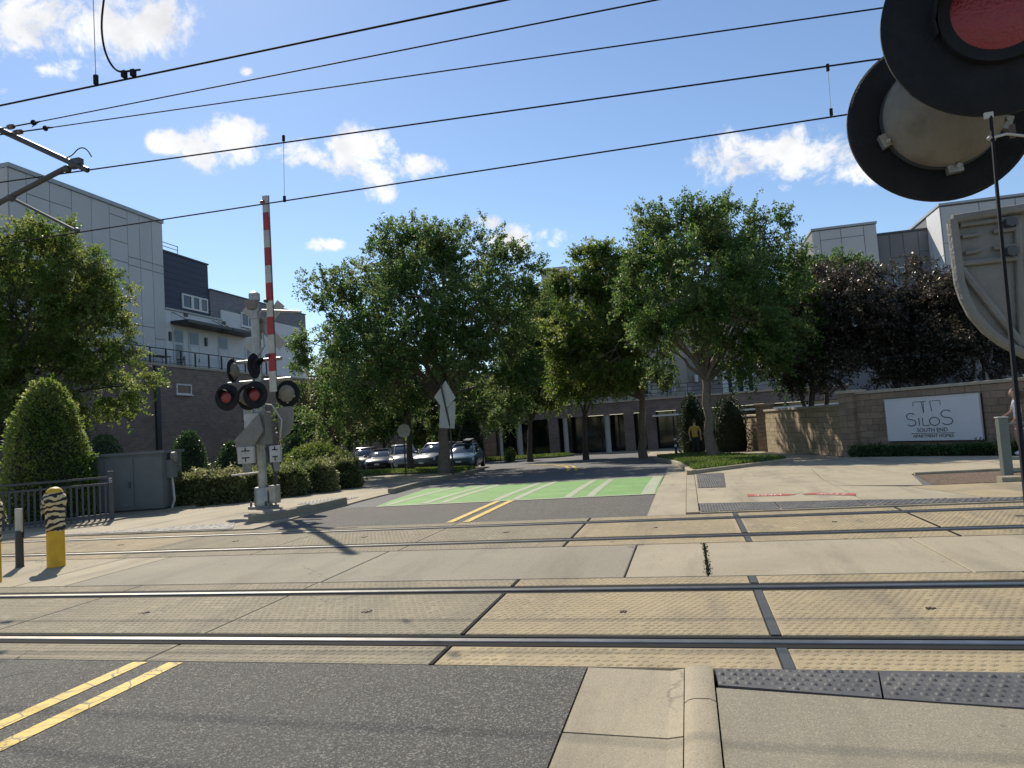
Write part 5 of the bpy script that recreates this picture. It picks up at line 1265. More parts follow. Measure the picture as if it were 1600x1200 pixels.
    for px, py, w, h in ((385, 711, .2, .185), (431, 709, .13, .18)):
        q = S_(px, py, -.46); o = MB().box(q.x-w, q.x+w, q.y-.035, q.y+.035, q.z-h, q.z+h, .01).build('counterweight', ALU, root)
        for dz in (.09, -.06): MB().box(q.x-.10*w/.2, q.x+.1*w/.2, q.y-.041, q.y-.034, q.z+dz-.012, q.z+dz+.012).build('slot', BLKP, o)
        for dz in (.125, -.11): MB().box(q.x-.012, q.x+.012, q.y-.041, q.y-.034, q.z+dz-.035, q.z+dz+.035).build('slot', BLKP, o)
        MB().prism([(q.x-w*.5, q.y, q.z-h), (q.x+w*.6, q.y, q.z-h), (q.x+w*.5, q.y, q.z-h-.2), (q.x-w*.4, q.y, q.z-h-.2)], (0, -.02, 0), (0, .02, 0)).build('weight_tail', CASTG, o)
    p0, p1 = S_(362, 743, -.3), S_(406, 738, -.3); MB().tube([p0, p1], .022, 7).build('stub_bar', ALU, root)
    MB().tube([(x+.2, YM-.1, mz-.4), (x+.32, YM-.08, mz-.75), (x+.36, YM, mz-1.1), (x+.2, YM+.05, mz-1.5), (x+.13, YM, gz_+.5)], .035, 7).build('cable', BLACKM, root)
    MB().tube([(x+.1, YM-.12, mz+.6), (x+.45, YM-.2, mz+.55), (x+.62, YM-.1, mz+.2), (x+.5, YM, mz-.2)], .018, 6).build('conduit', ALU, root)
    MB().tube([(x-.05, YM-.11, zl-.3), (x-.05, YM-.13, zl+.9)], .02, 6).build('conduit', GALV, root)
    return root
far_signal()
def near_signal():
    cf, cr = at(1556, 20, 2.09), at(1467, 184, 2.55)
    mx_, my = cf.x+.42, (cf.y+cr.y)/2
    root = thing('crossing_signal', 'near rail crossing signal with big black light discs at the top right', 'crossing signal', (mx_, my, .045))
    MB().lathe([(.24, .045), (.2, .45), (.09, .5), (.062, .52), (.062, 4.2)], 20, (mx_, my, 0)).build('mast', GALV, root, smooth=True)
    MB().tube([(cf.x, my, cf.z), (mx_+.5, my, cf.z)], .03, 10).build('cross_arm', GALV, root)
    MB().tube([(cr.x, my, cr.z), (mx_, my, cr.z)], .028, 10).build('cross_arm', GALV, root)
    light_head(root, cf, (-.12, -1, -.02), .305, n=72)
    light_head(root, cr, (.0, 1, -.02), .305, n=72, hood=False)
    light_head(root, cf+Vector((.84, 0, 0)), (-.12, -1, -.02), .305, n=48)
    # counterweight sector plate with raised rim and ribs
    Yc = 2.33; A = lambda px, py, o=0: atY(px, py, Yc+o)
    out = [(1488, 343), (1600, 325), (1700, 310), (1720, 560), (1640, 568), (1600, 553), (1570, 537), (1545, 518), (1522, 492), (1508, 465), (1500, 440)]
    cw = MB().prism([A(*p) for p in out], (0, -.004, 0), (0, .055, 0)).build('counterweight_plate', CASTG, root, bevel=.004)
    rim = [A(*p, -.018) for p in out]+[A(*out[0], -.018)]
    MB().tube(rim, .014, 8).build('rim', CASTG, cw)
    for a, b, r_ in (((1500, 352), (1589, 340), .008), ((1505, 412), (1600, 402), .009), ((1502, 420), (1598, 540), .012), ((1503, 370), (1530, 366), .006), ((1508, 396), (1532, 391), .006), ((1552, 362), (1590, 357), .007), ((1552, 388), (1590, 383), .007), ((1590, 345), (1597, 540), .010)):
        MB().tube([A(*a, -.012), A(*b, -.012)], r_, 8).build('rib', CASTG, cw)
    for px, py in ((1491, 357), (1497, 402)): 
        q = A(px, py, -.02); MB().lathe([(.006, -.004), (.006, .006)], 10, q, 'Y').build('hole', BLKP, cw)
    for px, py in ((1578, 347), (1580, 393)):
        q = A(px, py, -.02); MB().lathe([(.016, -.014), (.016, .006)], 6, q, 'Y').build('bolt', DARKM, cw)
    MB().tube([A(1650, 420, .03), (mx_, Yc+.1, A(1650, 420).z)], .05, 10).build('pivot_shaft', GALV, root)
    # thin hold-down rod
    a, b, c = at(1548, 182, 1.98), at(1562, 345, 1.86), at(1593, 668, 1.62); e = c+(c-b)*.9
    rd = MB().tube([a, b, c, e], [.0045, .0052, .0062, .0062], 8).build('rod', WIRE, root, smooth=True)
    MB().obox(a+Vector((-.005, 0, .004)), UX*.011, UY*.004, UZ*.008).build('clip', WHITEA, rd)
    q = at(1546, 216, 1.955); MB().tube([q, q+Vector((.05, .02, .012)), q+Vector((.1, .04, .006))], .004, 6).build('link', ALU, rd); MB().lathe([(0, -.008), (.008, 0), (0, .008)], 10, q).build('ball_joint', ALU, rd)
    q = at(1582, 205, 1.98); MB().obox(q, UX*.006, UY*.006, UZ*.018).build('bracket', RUST, rd)
near_signal()

# ================================================================== OVERHEAD LINE
def wire(label, a, b, r, dropped=None, ext=(.3, .6)):
    a, b = Vector(a), Vector(b); d = b-a; a2, b2 = a-d*ext[0], b+d*ext[1]
    n = 24; pts = [a2.lerp(b2, i/n) for i in range(n+1)]
    return tag(MB().tube(pts, r, 6).build('overhead_wire', WIRE), label, 'wire', 'overhead line wires')
w1 = wire('topmost and thickest overhead wire crossing the upper left sky', atY(0, 165, 5.4), atY(790, 0, 5.4), .0095)
w2 = wire('second overhead wire from the top', atY(62, 190, 8.6), atY(1025, 0, 6.6), .0085, ext=(.0, .7))
w3 = wire('third overhead wire from the top, ending in the light disc', atY(82, 199, 9.0), atY(1395, 10, 7.6), .0085, ext=(.0, .4))
w4 = wire('fourth overhead wire, messenger wire fixed at the cantilever', atY(0, 285, 9.5), atY(1375, 92, 9.5), .0115, ext=(.3, .3))
w5 = wire('lowest overhead wire, passing the tip of the gate arm', atY(0, 382, 9.5), atY(1330, 178, 9.5), .0105, ext=(.3, .3))
def dropper(label, a, b):
    t = thing('wire_dropper', label, 'wire dropper', tuple(b), 0, 'droppers of the overhead line')
    MB().tube([a, b], .004, 5).build('strand', ALU, t); d = (Vector(a)-Vector(b)).normalized()
    for p in (Vector(a)-d*.03, Vector(b)+d*.04): MB().obox(p, UX*.018, UY*.014, d*.045).build('clamp', WIRE, t)
dropper('thin dropper wire between the two lower wires above the gate arm', atY(443, 213, 9.5), atY(444.5, 315, 9.5))
dropper('thin dropper wire between the two lower wires near the light disc', atY(1293, 102, 9.5), atY(1299, 180, 9.5))
dropper('thin dropper wire hanging from above to the topmost wire', atY(143, -90, 5.4), atY(150, 131, 5.4))
jp = thing('jumper_cable', 'curved black jumper cable clamped to the topmost wire, upper left', 'cable', tuple(atY(205, 117, 5.4)))
def smooth_pts(p, k=2):
    p = [Vector(q) for q in p]
    for _ in range(k):
        q = [p[0]]
        for a, b in zip(p[:-1], p[1:]): q += [a.lerp(b, .25), a.lerp(b, .75)]
        p = q+[p[-1]]
    return p
MB().tube(smooth_pts([atY(x, y, 5.38) for x, y in ((190, -110), (170, -50), (162, 0), (158, 40), (162, 75), (172, 100), (184, 112), (196, 112), (219, 109))]), .0095, 7).build('cable', WIRE, jp, smooth=True)
for x, y in ((194, 116), (208, 114)): MB().obox(atY(x, y, 5.39), UX*.02, UY*.02, UZ*.03).build('clamp', WIRE, jp)
# cantilever at the left edge
ct = thing('cantilever', 'grey catenary cantilever brackets reaching in at the left edge', 'catenary bracket', (-12.9, 9.5, 0))
K = lambda px, py, o=0: atY(px, py, 9.5+o)
MB().lathe([(.2, -.05), (.18, 9)], 16, (-12.9, 9.5, 0)).build('mast', GALV, ct, smooth=True)
MB().tube([(-12.9, 9.5, K(-200, 110).z), K(0, 203), K(137, 266)], [.05, .05, .045], 10).build('top_tube', DARKM, ct)
MB().tube([(-12.9, 9.5, K(-240, 425).z), K(0, 316), K(100, 264)], .045, 10).build('bottom_tube', DARKM, ct)
MB().tube([K(15, 308), K(118, 360)], .026, 8).build('steady_arm', DARKM, ct)
for px, py, s in ((18, 309, .075), (115, 258, .08), (105, 264, .07), (120, 360, .05), (65, 233, .05)): MB().lathe([(0, -s), (s*.8, -s*.6), (s, 0), (s*.8, s*.6), (0, s)], 10, K(px, py)).build('fitting', DARKM, ct, smooth=True)
MB().obox(K(120, 253), UX*.09, UY*.05, UZ*.05).build('wire_clamp', DARKM, ct)
MB().tube(smooth_pts([K(x, y) for x, y in ((100, 248), (113, 243), (121, 233), (130, 230), (138, 236), (143, 245))]), .01, 6).build('bond_wire', WIRE, ct)
# strain insulators at the left ends of the two middle wires
for nm, a, b, lab in (('w2', atY(62, 190, 8.6), K(-10, 203), 'turnbuckle and insulator ending the second wire at the cantilever'), ('w3', atY(82, 199, 9.0), K(-5, 211), 'turnbuckle and insulator ending the third wire at the cantilever')):
    t = thing('strain_insulator', lab, 'insulator', tuple(b)); a, b = Vector(a), Vector(b); d = (b-a).normalized()
    MB().tube([a, b], .012, 6).build('rod', WIRE, t)
    s = d.orthogonal().normalized(); A = (s, d.cross(s), d)
    MB().lathe([(.014, -.12), (.04, -.1), (.04, -.05), (.02, -.03), (.045, 0), (.02, .03), (.04, .05), (.04, .1), (.014, .12)], 10, a.lerp(b, .6), A).build('insulator', INSUL, t)
    MB().lathe([(.03, -.02), (.045, 0), (.03, .02)], 10, a.lerp(b, .12), A).build('ring', WIRE, t)
    MB().tube([a, a+Vector((-.15, 0, -.06 if nm == 'w2' else .04))], .006, 5).build('wire_tail', WIRE, t)

# ================================================================== LEFT: BOLLARDS, FENCE, CABINET
def bollard(label, loc, tall=1.0):
    t = thing('bollard', label, 'bollard', loc, 0, 'yellow bollards with zebra cloth')
    L_ = lambda mb: local(t, mb)
    L_(MB().lathe([(.108, 0), (.105, .62*tall), (.108, 1.0*tall), (.10, 1.05*tall), (.075, 1.085*tall), (.04, 1.105*tall), (0, 1.11*tall)], 28)).build('post', YELB, t, smooth=True)
    # wrinkled zebra cloth sleeve with a gathered top and hanging flap
    secs = []; n = 40
    for i in range(26):
        u = i/25; z = .50+.545*u
        row = []
        for k in range(n):
            a = 2*math.pi*k/n
            r = .114+.004*math.sin(5*a+z*30)+.004*math.sin(3*a-z*47)
            if u > .55: r += .028*math.sin((u-.55)/.45*math.pi)*(1+.45*math.sin(a*4+1)+.35*math.sin(a*7+z*20))
            if u > .9: r -= .02*(u-.9)/.1
            row.append((r*math.cos(a), r*math.sin(a), z*tall+(.012*math.sin(4*a) if i == 0 else 0)))
        secs.append(row)
    L_(MB().loft(secs)).build('zebra_sleeve', ZEBRA, t, smooth=True)
    fl = []
    for i in range(7):
        u = i/6; fl.append([(-.13-.05*math.sin(u*2.2)+.01*j, -.05+.05*j, (1.0-.26*u)*tall+.02*math.sin(j*2+u*5)) for j in range(3)])
    mb = MB(); mb.loft(fl, closed=False, cap=False); o = L_(mb).build('cloth_flap', ZEBRA, t); sm = o.modifiers.new('s', 'SOLIDIFY'); sm.thickness = .012
    return t
b = ground(88, 885); h = (at(88, 762, depth(b)).z)/1.1
bollard('yellow bollard wrapped in zebra cloth, beside the thin black post', (b.x, b.y, 0), h)
b2 = ground(-14, 911); bollard('yellow zebra-wrapped bollard cut off by the left edge of the photo', (b2.x, b2.y, 0), h)
b = ground(31, 886); hp = at(29, 795, depth(b)).z
t = thing('marker_post', 'thin black marker post with a white top band', 'post', (b.x, b.y, 0))
local(t, MB().lathe([(.055, 0), (.05, .03), (.048, hp*.62)], 16)).build('post', BLACKM, t, smooth=True)
local(t, MB().box(-.055, .055, -.012, .012, hp*.60, hp)).build('white_band', WHITEA, t)
local(t, MB().box(-.062, .062, .012, .022, hp*.5, hp)).build('backing', BLACKM, t)
# fence
fa, fb = Vector((-12.25, 13.0, 0)), Vector((-14.6, 8.9, 0)); fb = Vector((-15.3, 9.6, 0))
fn = thing('picket_fence', 'shaded grey metal picket fence in front of the clipped cone shrub', 'fence', tuple(fa))
u = (fb-fa).normalized(); nrm = Vector((-u.y, u.x, 0)); Lf = (fb-fa).length; hz = .98
for z in (.16, hz-.16, hz-.02): MB().obox((fa+fb)/2+UZ*z, u*Lf/2, nrm*.02, UZ*.022).build('rail', FENCE, fn)
me = MB().box(-.02, .02, -.012, .012, .05, hz-.14).mesh('picket', FENCE); k = int(Lf/.105); ang = math.atan2(u.y, u.x)
for i in range(1, k):
    p = fa+u*(Lf*i/k); o = meshobj('picket', me, fn, p, (0, 0, ang))
for q in (0, .5, 1):
    p = fa.lerp(fb, q); MB().obox(p+UZ*.53, u*.045, nrm*.045, UZ*.53).build('post', FENCE, fn); MB().obox(p+UZ*1.075, u*.055, nrm*.055, UZ*.015).build('post_cap', FENCE, fn)
lbl = text_mesh('60', .12, FRAME, .002); o = meshobj('number_mark', lbl, fn, fa+Vector((.03, -.052, .9)), (R(90), R(90), R(12)))
# cabinet
cab = thing('utility_cabinet', 'grey-green metal utility cabinet with double doors behind the fence', 'cabinet', (-13.1, 14.9, .05))
c0, c1 = Vector((-14.3, 14.1, 0)), Vector((-12.38, 14.75, 0)); u = (c1-c0).normalized(); nn = Vector((u.y, -u.x, 0)); Lc = (c1-c0).length
zc = at(262, 705, depth(c1)).z
ctr = (c0+c1)/2-nn*.6
MB().obox(ctr+UZ*(zc/2+.03), u*Lc/2, nn*.6, UZ*(zc/2-.06)).build('body', CABIN, cab)
MB().obox(ctr+UZ*(zc), u*(Lc/2+.06), nn*.66, UZ*.035).build('roof', CABIN, cab)
MB().obox(ctr+UZ*.03, u*(Lc/2-.03), nn*.57, UZ*.07).build('plinth', BLACKM, cab)
for k in range(3):
    a, b_ = c0+u*(Lc*k/3+.02), c0+u*(Lc*(k+1)/3-.015)
    dr = MB().obox((a+b_)/2+nn*.008+UZ*(zc/2+.03), (b_-a)/2, nn*.012, UZ*(zc/2-.14)).build('door', CABIN, cab)
    if k == 1: MB().obox(b_-u*.08+nn*.035+UZ*(zc*.48), u*.02, nn*.02, UZ*.07).build('handle', DARKM, dr)
side = c1-nn*.35+u*.07
mt = MB().obox(side+UZ*(zc*.70), u*.07, nn*.17, UZ*.22).build('meter_box', CABIN, cab); MB().lathe([(.13, 0), (.13, .08), (.06, .12)], 16, side+UZ*(zc*.70+.28)+u*.02, (nn, UZ, u)).build('meter', CASTG, mt, smooth=True)
MB().tube([side+UZ*(zc*.56), side+UZ*.6+u*.02, side+UZ*.25+u*.06+nn*.05, side+UZ*.05+nn*.06], .03, 8).build('conduit', ALU, cab)

# ================================================================== RIGHT FENCE
fp = ground(1575, 751); fr = thing('hand_rail', 'dark green-grey post and railing at the right edge of the photo', 'railing', tuple(fp))
ztp = at(1565, 653, depth(fp)).z
MB().box(fp.x-.07, fp.x+.07, fp.y-.07, fp.y+.07, 0, ztp, .01).build('post', mat('rail_green_grey', (.10, .125, .115), .5, .15, 6), fr)
MB().box(fp.x-.08, fp.x+.08, fp.y-.08, fp.y+.08, ztp, ztp+.02).build('post_cap', ALU, fr)
dv = Vector((1.0, .28, 0)).normalized()
for z in (ztp-.12, .14): MB().tube([Vector((fp.x, fp.y, z)), Vector((fp.x, fp.y, z))+dv*2.2], .022, 8).build('rail', MATS['rail_green_grey'], fr)
for k in range(12):
    p = fp+dv*(.26+.15*k); MB().tube([(p.x, p.y, .14), (p.x, p.y, ztp-.22), (p.x-.03, p.y, ztp-.2)], .012, 6).build('baluster', GALV, fr)
p = fp+dv*2.2; MB().box(p.x-.07, p.x+.07, p.y-.07, p.y+.07, 0, ztp).build('post', MATS['rail_green_grey'], fr)

# ================================================================== SIGN BACKS
def sign_post(label, px, pyb, d, ztop_py, tilt=0):
    b = onground(px, pyb, d); t = thing('traffic_sign', label, 'traffic sign', tuple(b)); top = at(px, ztop_py, d).z
    MB().obox((b.x, b.y, (b.z+top)/2), UX*.03, UY*.02, UZ*((top-b.z)/2)).build('post', BLACKM, t); return t, b
d = 33; t, b = sign_post('round grey sign back on a black post in front of the white car', 634, 736, d, 655)
c = at(632, 673, d); MB().lathe([(.335, 0), (.335, .012)], 8, c-UY*.06, (UX, UZ, -UY)).build('sign_plate', SIGNB, t)
d = 26.5; t, b = sign_post('tilted diamond and rectangular sign backs beside the largest tree', 708, 738, d, 602)
c = at(696, 621, d); ca, sa = math.cos(R(6)), math.sin(R(6)); ux = Vector((ca, 0, -sa)); uz = Vector((sa, 0, ca))
dd = lambda a, k: (ux*math.cos(R(a))+uz*math.sin(R(a)))*k
MB().prism([c+dd(0, .42), c+dd(90, .62), c+dd(180, .42), c+dd(270, .5)], (0, -.07, 0), (0, -.055, 0)).build('sign_plate', SIGNB, t)
c = at(700, 648, d)
MB().obox(c-UY*.07, ux*.30, UY*.007, uz*.50).build('sign_plate', SIGNB, t)
MB().tube([at(690, 602, d)-UY*.1, at(705, 668, d)-UY*.1], .035, 6).build('back_bar', BLACKM, t)
d = 50; t, b = sign_post('black post with white SILOS letters before the columned building', 782, 716, d, 655)
c = at(786, 655, d); 
MB().obox(at(790, 657, d)-UY*.02, UX*.42, UY*.03, UZ*.14).build('board', DARKM, t); MB().obox(at(784, 651.5, d), UX*.55, UY*.2, UZ*.05).build('shelf', BLACKM, t)
meshobj('lettering', text_mesh('SILoS', .75, FRAME, .03), t, at(786, 643, d)-UY*.15, (R(90), R(-3.5), 0)); meshobj('lettering', text_mesh('APARTMENT HOMES', .1, FRAME, .003), t, at(790, 657, d)-UY*.06, (R(90), 0, 0))
# ================================================================== CARS
def car(label, loc, rz, paint, suv=False, s=1.0, rack=False):
    t = thing('parked_car', label, 'car', loc, rz, 'cars in the parking lot')
    B_ = lambda mb, name, m, par=None, sm=True, bev=0: local(t, scale_(mb)).build(name, m, par or t, smooth=sm, bevel=bev)
    def scale_(mb): mb.v = [(v[0]*s, v[1]*s, v[2]*s) for v in mb.v]; return mb
    hb = 1.08 if suv else .96; ht = 1.68 if suv else 1.45
    st = [(-2.28, .66, .50, .62), (-2.2, .78, .34, hb-.12), (-1.95, .86, .26, hb-.02), (-1.2, .90, .22, hb), (0, .91, .22, hb), (.9, .91, .22, hb-.02), (1.5, .89, .24, hb-.08), (1.95, .83, .28, hb-.17), (2.2, .72, .34, hb-.30), (2.28, .6, .45, hb-.42)]
    secs = []
    for x, w, zb, zt in st:
        half = [(w*.9, zb), (w, zb+.14), (w*1.0, zb+(zt-zb)*.6), (w*.95, zt-.05), (w*.75, zt+.005), (w*.35, zt+.03)]
        secs.append([(x, y, z) for y, z in half]+[(x, -y, z) for y, z in half[::-1]])
    body = B_(MB().loft(secs), 'body', paint)
    # cabin glass and roof
    xb0, xb1, xt0, xt1 = (-2.12, 1.05, -1.85, .25) if suv else (-1.75, 1.1, -1.05, .2)
    low = [(xb1, .72), (xb1-.15, .80), (xb0+.15, .80), (xb0, .70)]; top = [(xt1, .55), (xt1-.12, .64), (xt0+.12, .64), (xt0, .54)]
    f = lambda pts, z: [(x, y, z) for x, y in pts]+[(x, -y, z) for x, y in pts[::-1]]
    B_(MB().loft([f(low, hb-.06), f([(a[0]*.5+b[0]*.5, a[1]*.5+b[1]*.5+.02) for a, b in zip(low, top)], (hb+ht)/2-.02), f(top, ht-.06)]), 'windows', GLASS)
    rf = B_(MB().loft([f([(x*1.0+(.04 if x > 0 else -.04), y+.02) for x, y in top], ht-.07), f(top, ht-.01), f([(x*.85, y*.8) for x, y in top], ht+.025)]), 'roof', paint)
    for sy in (-1, 1):
        for a, b in ((low[0], top[0]), (low[3], top[3])): B_(MB().tube([(a[0], sy*a[1], hb-.05), (b[0], sy*b[1], ht-.05)], .04, 6), 'pillar', paint, rf)
        B_(MB().tube([(-.25, sy*.80, hb-.05), (-.35, sy*.645, ht-.05)], .035, 6), 'pillar', paint, rf)
        B_(MB().obox((.78, sy*.99, hb+.08), (.09, 0, 0), (0, .1, 0), (0, 0, .07)), 'mirror', paint, bev=.02)
        B_(MB().loft([[(2.14, sy*.48, hb-.42), (2.0, sy*.83, hb-.38), (1.93, sy*.83, hb-.24), (2.12, sy*.46, hb-.33)], [(2.25, sy*.48, hb-.43), (2.08, sy*.84, hb-.4), (1.99, sy*.85, hb-.24), (2.2, sy*.46, hb-.31)]]), 'headlight', LAMP)
        for x in (-1.38, 1.42):
            w = B_(MB().lathe([(.22, -.11), (.33, -.11), (.345, -.06), (.345, .06), (.33, .11), (.22, .11)], 24, (x, sy*.82, .34), 'Y'), 'wheel', TYRE)
            B_(MB().lathe([(0, sy*.09), (.08, sy*.105), (.2, sy*.1), (.225, sy*.112)], 18, (x, sy*.82, .34), 'Y'), 'rim', RIM, w)
    B_(MB().obox((2.235, 0, hb-.44), (.03, 0, 0), (0, .42, 0), (0, 0, .07)), 'grille', PLAST, body, bev=.01)
    B_(MB().obox((2.22, 0, .42), (.06, 0, 0), (0, .62, 0), (0, 0, .09)), 'lower_intake', PLAST, body, bev=.02)
    B_(MB().obox((2.3, 0, .52), (.008, 0, 0), (0, .16, 0), (0, 0, .05)), 'plate', FRAME, body, sm=False)
    B_(MB().obox((0, 0, .24), (1.9, 0, 0), (0, .82, 0), (0, 0, .08)), 'underbody', PLAST, body, sm=False)
    if rack:
        for x in (-.9, -.2): B_(MB().tube([(x, -.55, ht+.1), (x, .55, ht+.1)], .03, 6), 'roof_bar', BLACKM)
        B_(MB().loft([[(-1.2, y, ht+z) for y, z in ((-.1, .12), (.45, .12), (.42, .28), (-.05, .3))], [(.4, y, ht+z) for y, z in ((-.05, .12), (.4, .12), (.36, .2), (0, .22))]]), 'roof_box', BLACKM)
def carpos(px, py, d): 
    b = onground(px, py, d); return tuple(b)
car('blue-grey hatchback facing us beside the largest tree', carpos(728, 735, 37.5), R(-82), CARB, False, .9, True)
car('silver car half hidden behind the largest tree trunk', carpos(683, 733, 41), R(-95), CARS, True, .88)
car('white car behind the round sign back', carpos(632, 733, 43), R(-62), CARW, True, .9)
car('low dark car between the white car and the hedge', carpos(598, 733, 45), R(-75), CARK, False, .92)
car('white-roofed dark car farthest left in the parking lot', carpos(570, 731, 47), R(-75), CARS, True, .9)

# ================================================================== PEOPLE
def person(label, loc, rz, joints, radii, edges, mats, region, hair_pts, height, extra=None):
    t = thing('person', label, 'person', loc, rz)
    me = bpy.data.meshes.new('body'); me.from_pydata([joints[k] for k in joints], [(list(joints).index(a), list(joints).index(b)) for a, b in edges], [])
    o = bpy.data.objects.new('body', me); COL.objects.link(o)
    sk = o.modifiers.new('skin', 'SKIN'); sk.branch_smoothing = .6; sk.use_smooth_shade = True; ss = o.modifiers.new('sub', 'SUBSURF'); ss.levels = 2; ss.render_levels = 2
    for i, k in enumerate(joints):
        r = radii[k]; me.skin_vertices[0].data[i].radius = r if isinstance(r, tuple) else (r, r); me.skin_vertices[0].data[i].use_root = (k == 'pelvis')
    bpy.context.view_layer.update()
    m2 = bpy.data.meshes.new_from_object(o.evaluated_get(bpy.context.evaluated_depsgraph_get())); bpy.data.objects.remove(o)
    m2.materials.clear()
    for m in mats: m2.materials.append(m)
    for p in m2.polygons: p.material_index = region(p.center)
    b = bpy.data.objects.new('body', m2); COL.objects.link(b); b.parent = t
    # head with face
    hx, hy_, hz = joints['head']
    def lp(mb, n, m, par=None, sm=True): return local(t, mb).build(n, m, par or t, smooth=sm)
    hd = MB(); secs = []
    for i in range(13):
        u = -1+2*i/12; z = hz+.125*u; r = math.sqrt(max(0.0004, 1-u*u)); row = []
        for k in range(20):
            a = 2*math.pi*k/20; fx = math.cos(a); fy = math.sin(a)
            rx, ry = .077*r*(1-.10*(u < 0)*-u), .095*r
            yy = fy*ry; 
            if fy < 0 and u < 0: yy *= 1+.05*u
            if fy < -.9 and -.35 < u < .1: yy -= .014*(1-abs(u+.12)/.25 if abs(u+.12) < .25 else 0)
            row.append((hx+fx*rx, hy_+yy-.01, z))
        secs.append(row)
    head = lp(hd.loft(secs), 'head', SKIN)
    for sx in (-1, 1):
        lp(MB().lathe([(0, -.006), (.011, 0), (0, .006)], 8, (hx+sx*.031, hy_-.098, hz+.012), 'Y'), 'eye', SIGNK, head)
        lp(MB().lathe([(.0, -.012), (.022, -.004), (.028, .004), (0, .012)], 10, (hx+sx*.078, hy_+.005, hz-.005), 'X'), 'ear', SKIN, head)
    lp(MB().tube([(hx-.022, hy_-.095, hz-.06), (hx, hy_-.101, hz-.062), (hx+.022, hy_-.095, hz-.06)], .005, 6), 'mouth', PINK, head)
    hair = MB(); secs = []
    for i in range(9):
        u = -.25+1.28*i/8; z = hz+.132*min(u, 1); r = math.sqrt(max(.003, 1-min(u, .995)**2)); row = []
        for k in range(20):
            a = 2*math.pi*k/20; fy = math.sin(a); front = fy < -.25 and u < .45
            q = .9 if front else 1.12
            row.append((hx+math.cos(a)*.077*r*q*(1+.03*math.sin(7*a)), hy_+fy*.095*r*q, z+(.0 if not front else .0)))
        secs.append(row)
    lp(hair.loft(secs), 'hair', HAIR)
    for hp in hair_pts: lp(MB().tube(hp[0], hp[1], 9), 'hair', HAIR)
    return t, lp
def hand(lp, w, d, m=SKIN, n='hand', curl=.4):
    w = Vector(w); d = Vector(d).normalized(); s = d.cross(UY).normalized() if abs(d.y) < .9 else UX; nrm = d.cross(s)
    h = lp(MB().loft([[w+s*a*k+nrm*b for a, b in ((-.03, -.012), (.03, -.012), (.032, .012), (-.032, .012))] for w, k in ((w-d*.02, .75), (w+d*.04, 1.1), (w+d*.085, 1.05))]), n, m)
    for i in range(4):
        b = w+d*.08+s*(-.026+.0175*i); L_ = (.062, .074, .07, .054)[i]
        lp(MB().tube([b, b+d*L_*.5+nrm*.006, b+d*L_*.8+nrm*curl*.05, b+d*L_*.85+nrm*curl*.09], [.009, .0085, .008, .006], 6), 'finger', m, h)
    b = w+d*.02-s*.03; lp(MB().tube([b, b-s*.02+d*.03+nrm*.012, b-s*.02+d*.06+nrm*.025], [.011, .010, .007], 6), 'thumb', m, h)
J = dict(pelvis=(0, 0, .93), waist=(0, .01, 1.08), chest=(0, .0, 1.28), neckb=(0, .01, 1.42), neck=(0, -.005, 1.49), head=(0, -.015, 1.60),
         shl=(.17, .01, 1.38), ell=(.22, .04, 1.10), wrl=(.20, -.12, .90), shr=(-.17, .01, 1.38), elr=(-.24, -.06, 1.12), wrr=(-.24, -.30, .98),
         hipl=(.09, 0, .88), knl=(.10, -.03, .48), anl=(.10, .03, .09), tol=(.11, -.13, .03), hipr=(-.09, 0, .88), knr=(-.10, -.02, .48), anr=(-.11, .04, .09), tor=(-.12, -.12, .03))
E_ = [('pelvis', 'waist'), ('waist', 'chest'), ('chest', 'neckb'), ('neckb', 'neck'), ('neck', 'head'), ('chest', 'shl'), ('shl', 'ell'), ('ell', 'wrl'), ('chest', 'shr'), ('shr', 'elr'), ('elr', 'wrr'),
      ('pelvis', 'hipl'), ('hipl', 'knl'), ('knl', 'anl'), ('anl', 'tol'), ('pelvis', 'hipr'), ('hipr', 'knr'), ('knr', 'anr'), ('anr', 'tor')]
RD = dict(pelvis=(.15, .12), waist=(.125, .10), chest=(.145, .11), neckb=(.07, .07), neck=.052, head=.05, shl=.058, ell=.042, wrl=.03, shr=.058, elr=.042, wrr=.03,
          hipl=.088, knl=.06, anl=.042, tol=.035, hipr=.088, knr=.06, anr=.042, tor=.035)
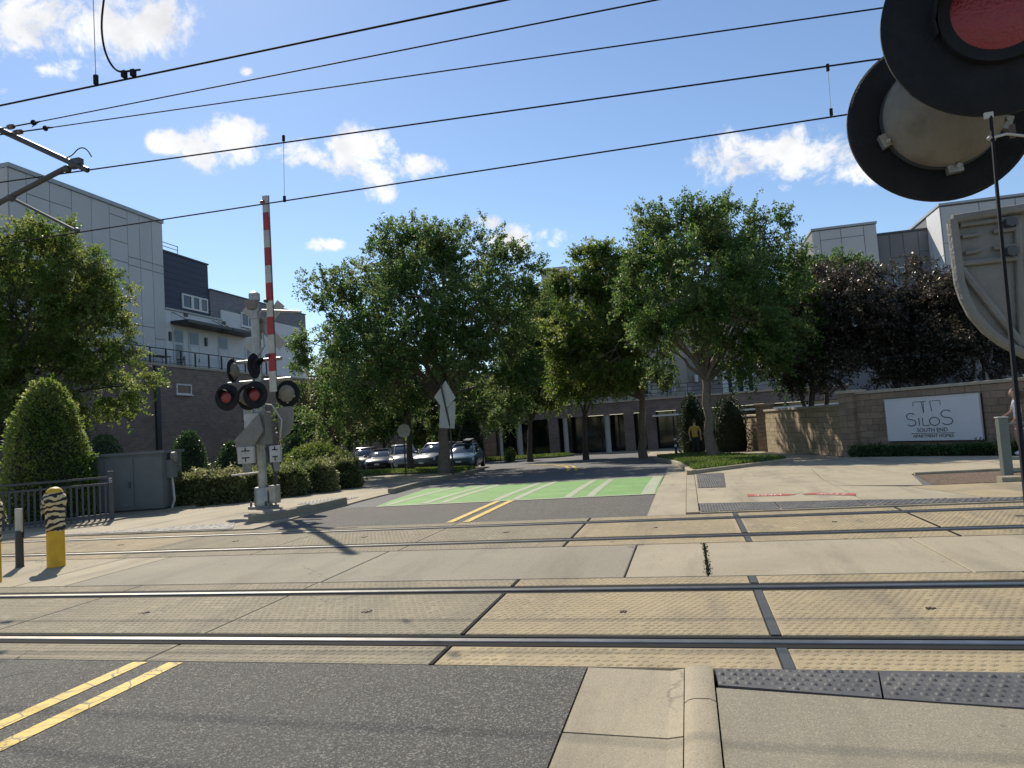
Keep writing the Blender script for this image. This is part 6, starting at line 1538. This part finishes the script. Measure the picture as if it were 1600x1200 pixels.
def reg_w(c):
    z, x = c[2], abs(c[0])
    if z < .1: return 3
    if .62 < z < 1.0 and x < .19: return 2
    if 1.0 <= z < 1.42 and x < .185: return 1
    return 0
wp = ground(1598, 715); wp = onground(1596, 715, 18.3)
t, lp = person('woman in a white top and pink shorts walking at the right edge', tuple(wp+UZ*.02), R(-100), J, RD, E_, [SKIN, TOPW, PINK, SHOE], reg_w,
               [([(0, .07, 1.66), (0, .14, 1.60), (0, .15, 1.50), (0, .13, 1.42)], [.05, .055, .045, .02])], 1.72)
hand(lp, (.20, -.13, .89), (0, -.5, -.85)); hand(lp, (-.24, -.31, .975), (0, -.9, -.3))
lp(MB().obox((-.24, -.40, .93), (.035, 0, 0), (0, .06, 0), (0, 0, .05)), 'handbag', mat('dark_red_bag', (.22, .03, .05), .6, .1, 8))
J2 = dict(J); J2.update(ell=(.25, .05, 1.12), wrl=(.23, -.06, .9), elr=(-.25, .05, 1.12), wrr=(-.23, -.06, .9), knl=(.11, -.01, .48), anl=(.12, .03, .09), tol=(.13, -.12, .03))
RD2 = dict(RD); RD2.update(chest=(.165, .12), waist=(.15, .115), shl=.072, shr=.072, neck=.058)
def reg_m(c):
    z, x = c[2], abs(c[0])
    if z < .1: return 3
    if z < .92 and x < .21: return 2
    if z < 1.44 and (x < .2 or z > 1.16): return 1
    return 0
mp_ = onground(1089, 716, 31.5)
t, lp = person('person in a mustard T-shirt and dark trousers seen from behind', tuple(mp_+UZ*.02), R(172), J2, RD2, E_, [SKIN, YSHIRT, DPANT, SHOED], reg_m, [], 1.72)
hand(lp, (.23, -.06, .89), (0, -.2, -1)); hand(lp, (-.23, -.06, .89), (0, -.2, -1))
# slim post beside the person
b = onground(1057, 712, 33); t = thing('bollard', 'slim dark post with pale bands beside the person in mustard', 'bollard', tuple(b))
local(t, MB().lathe([(.06, 0), (.06, .95), (.03, 1.02), (0, 1.03)], 14)).build('post', BLACKM, t, smooth=True)
for z in (.55, .85): local(t, MB().lathe([(.063, z), (.063, z+.09)], 14)).build('pale_band', FRAME, t)
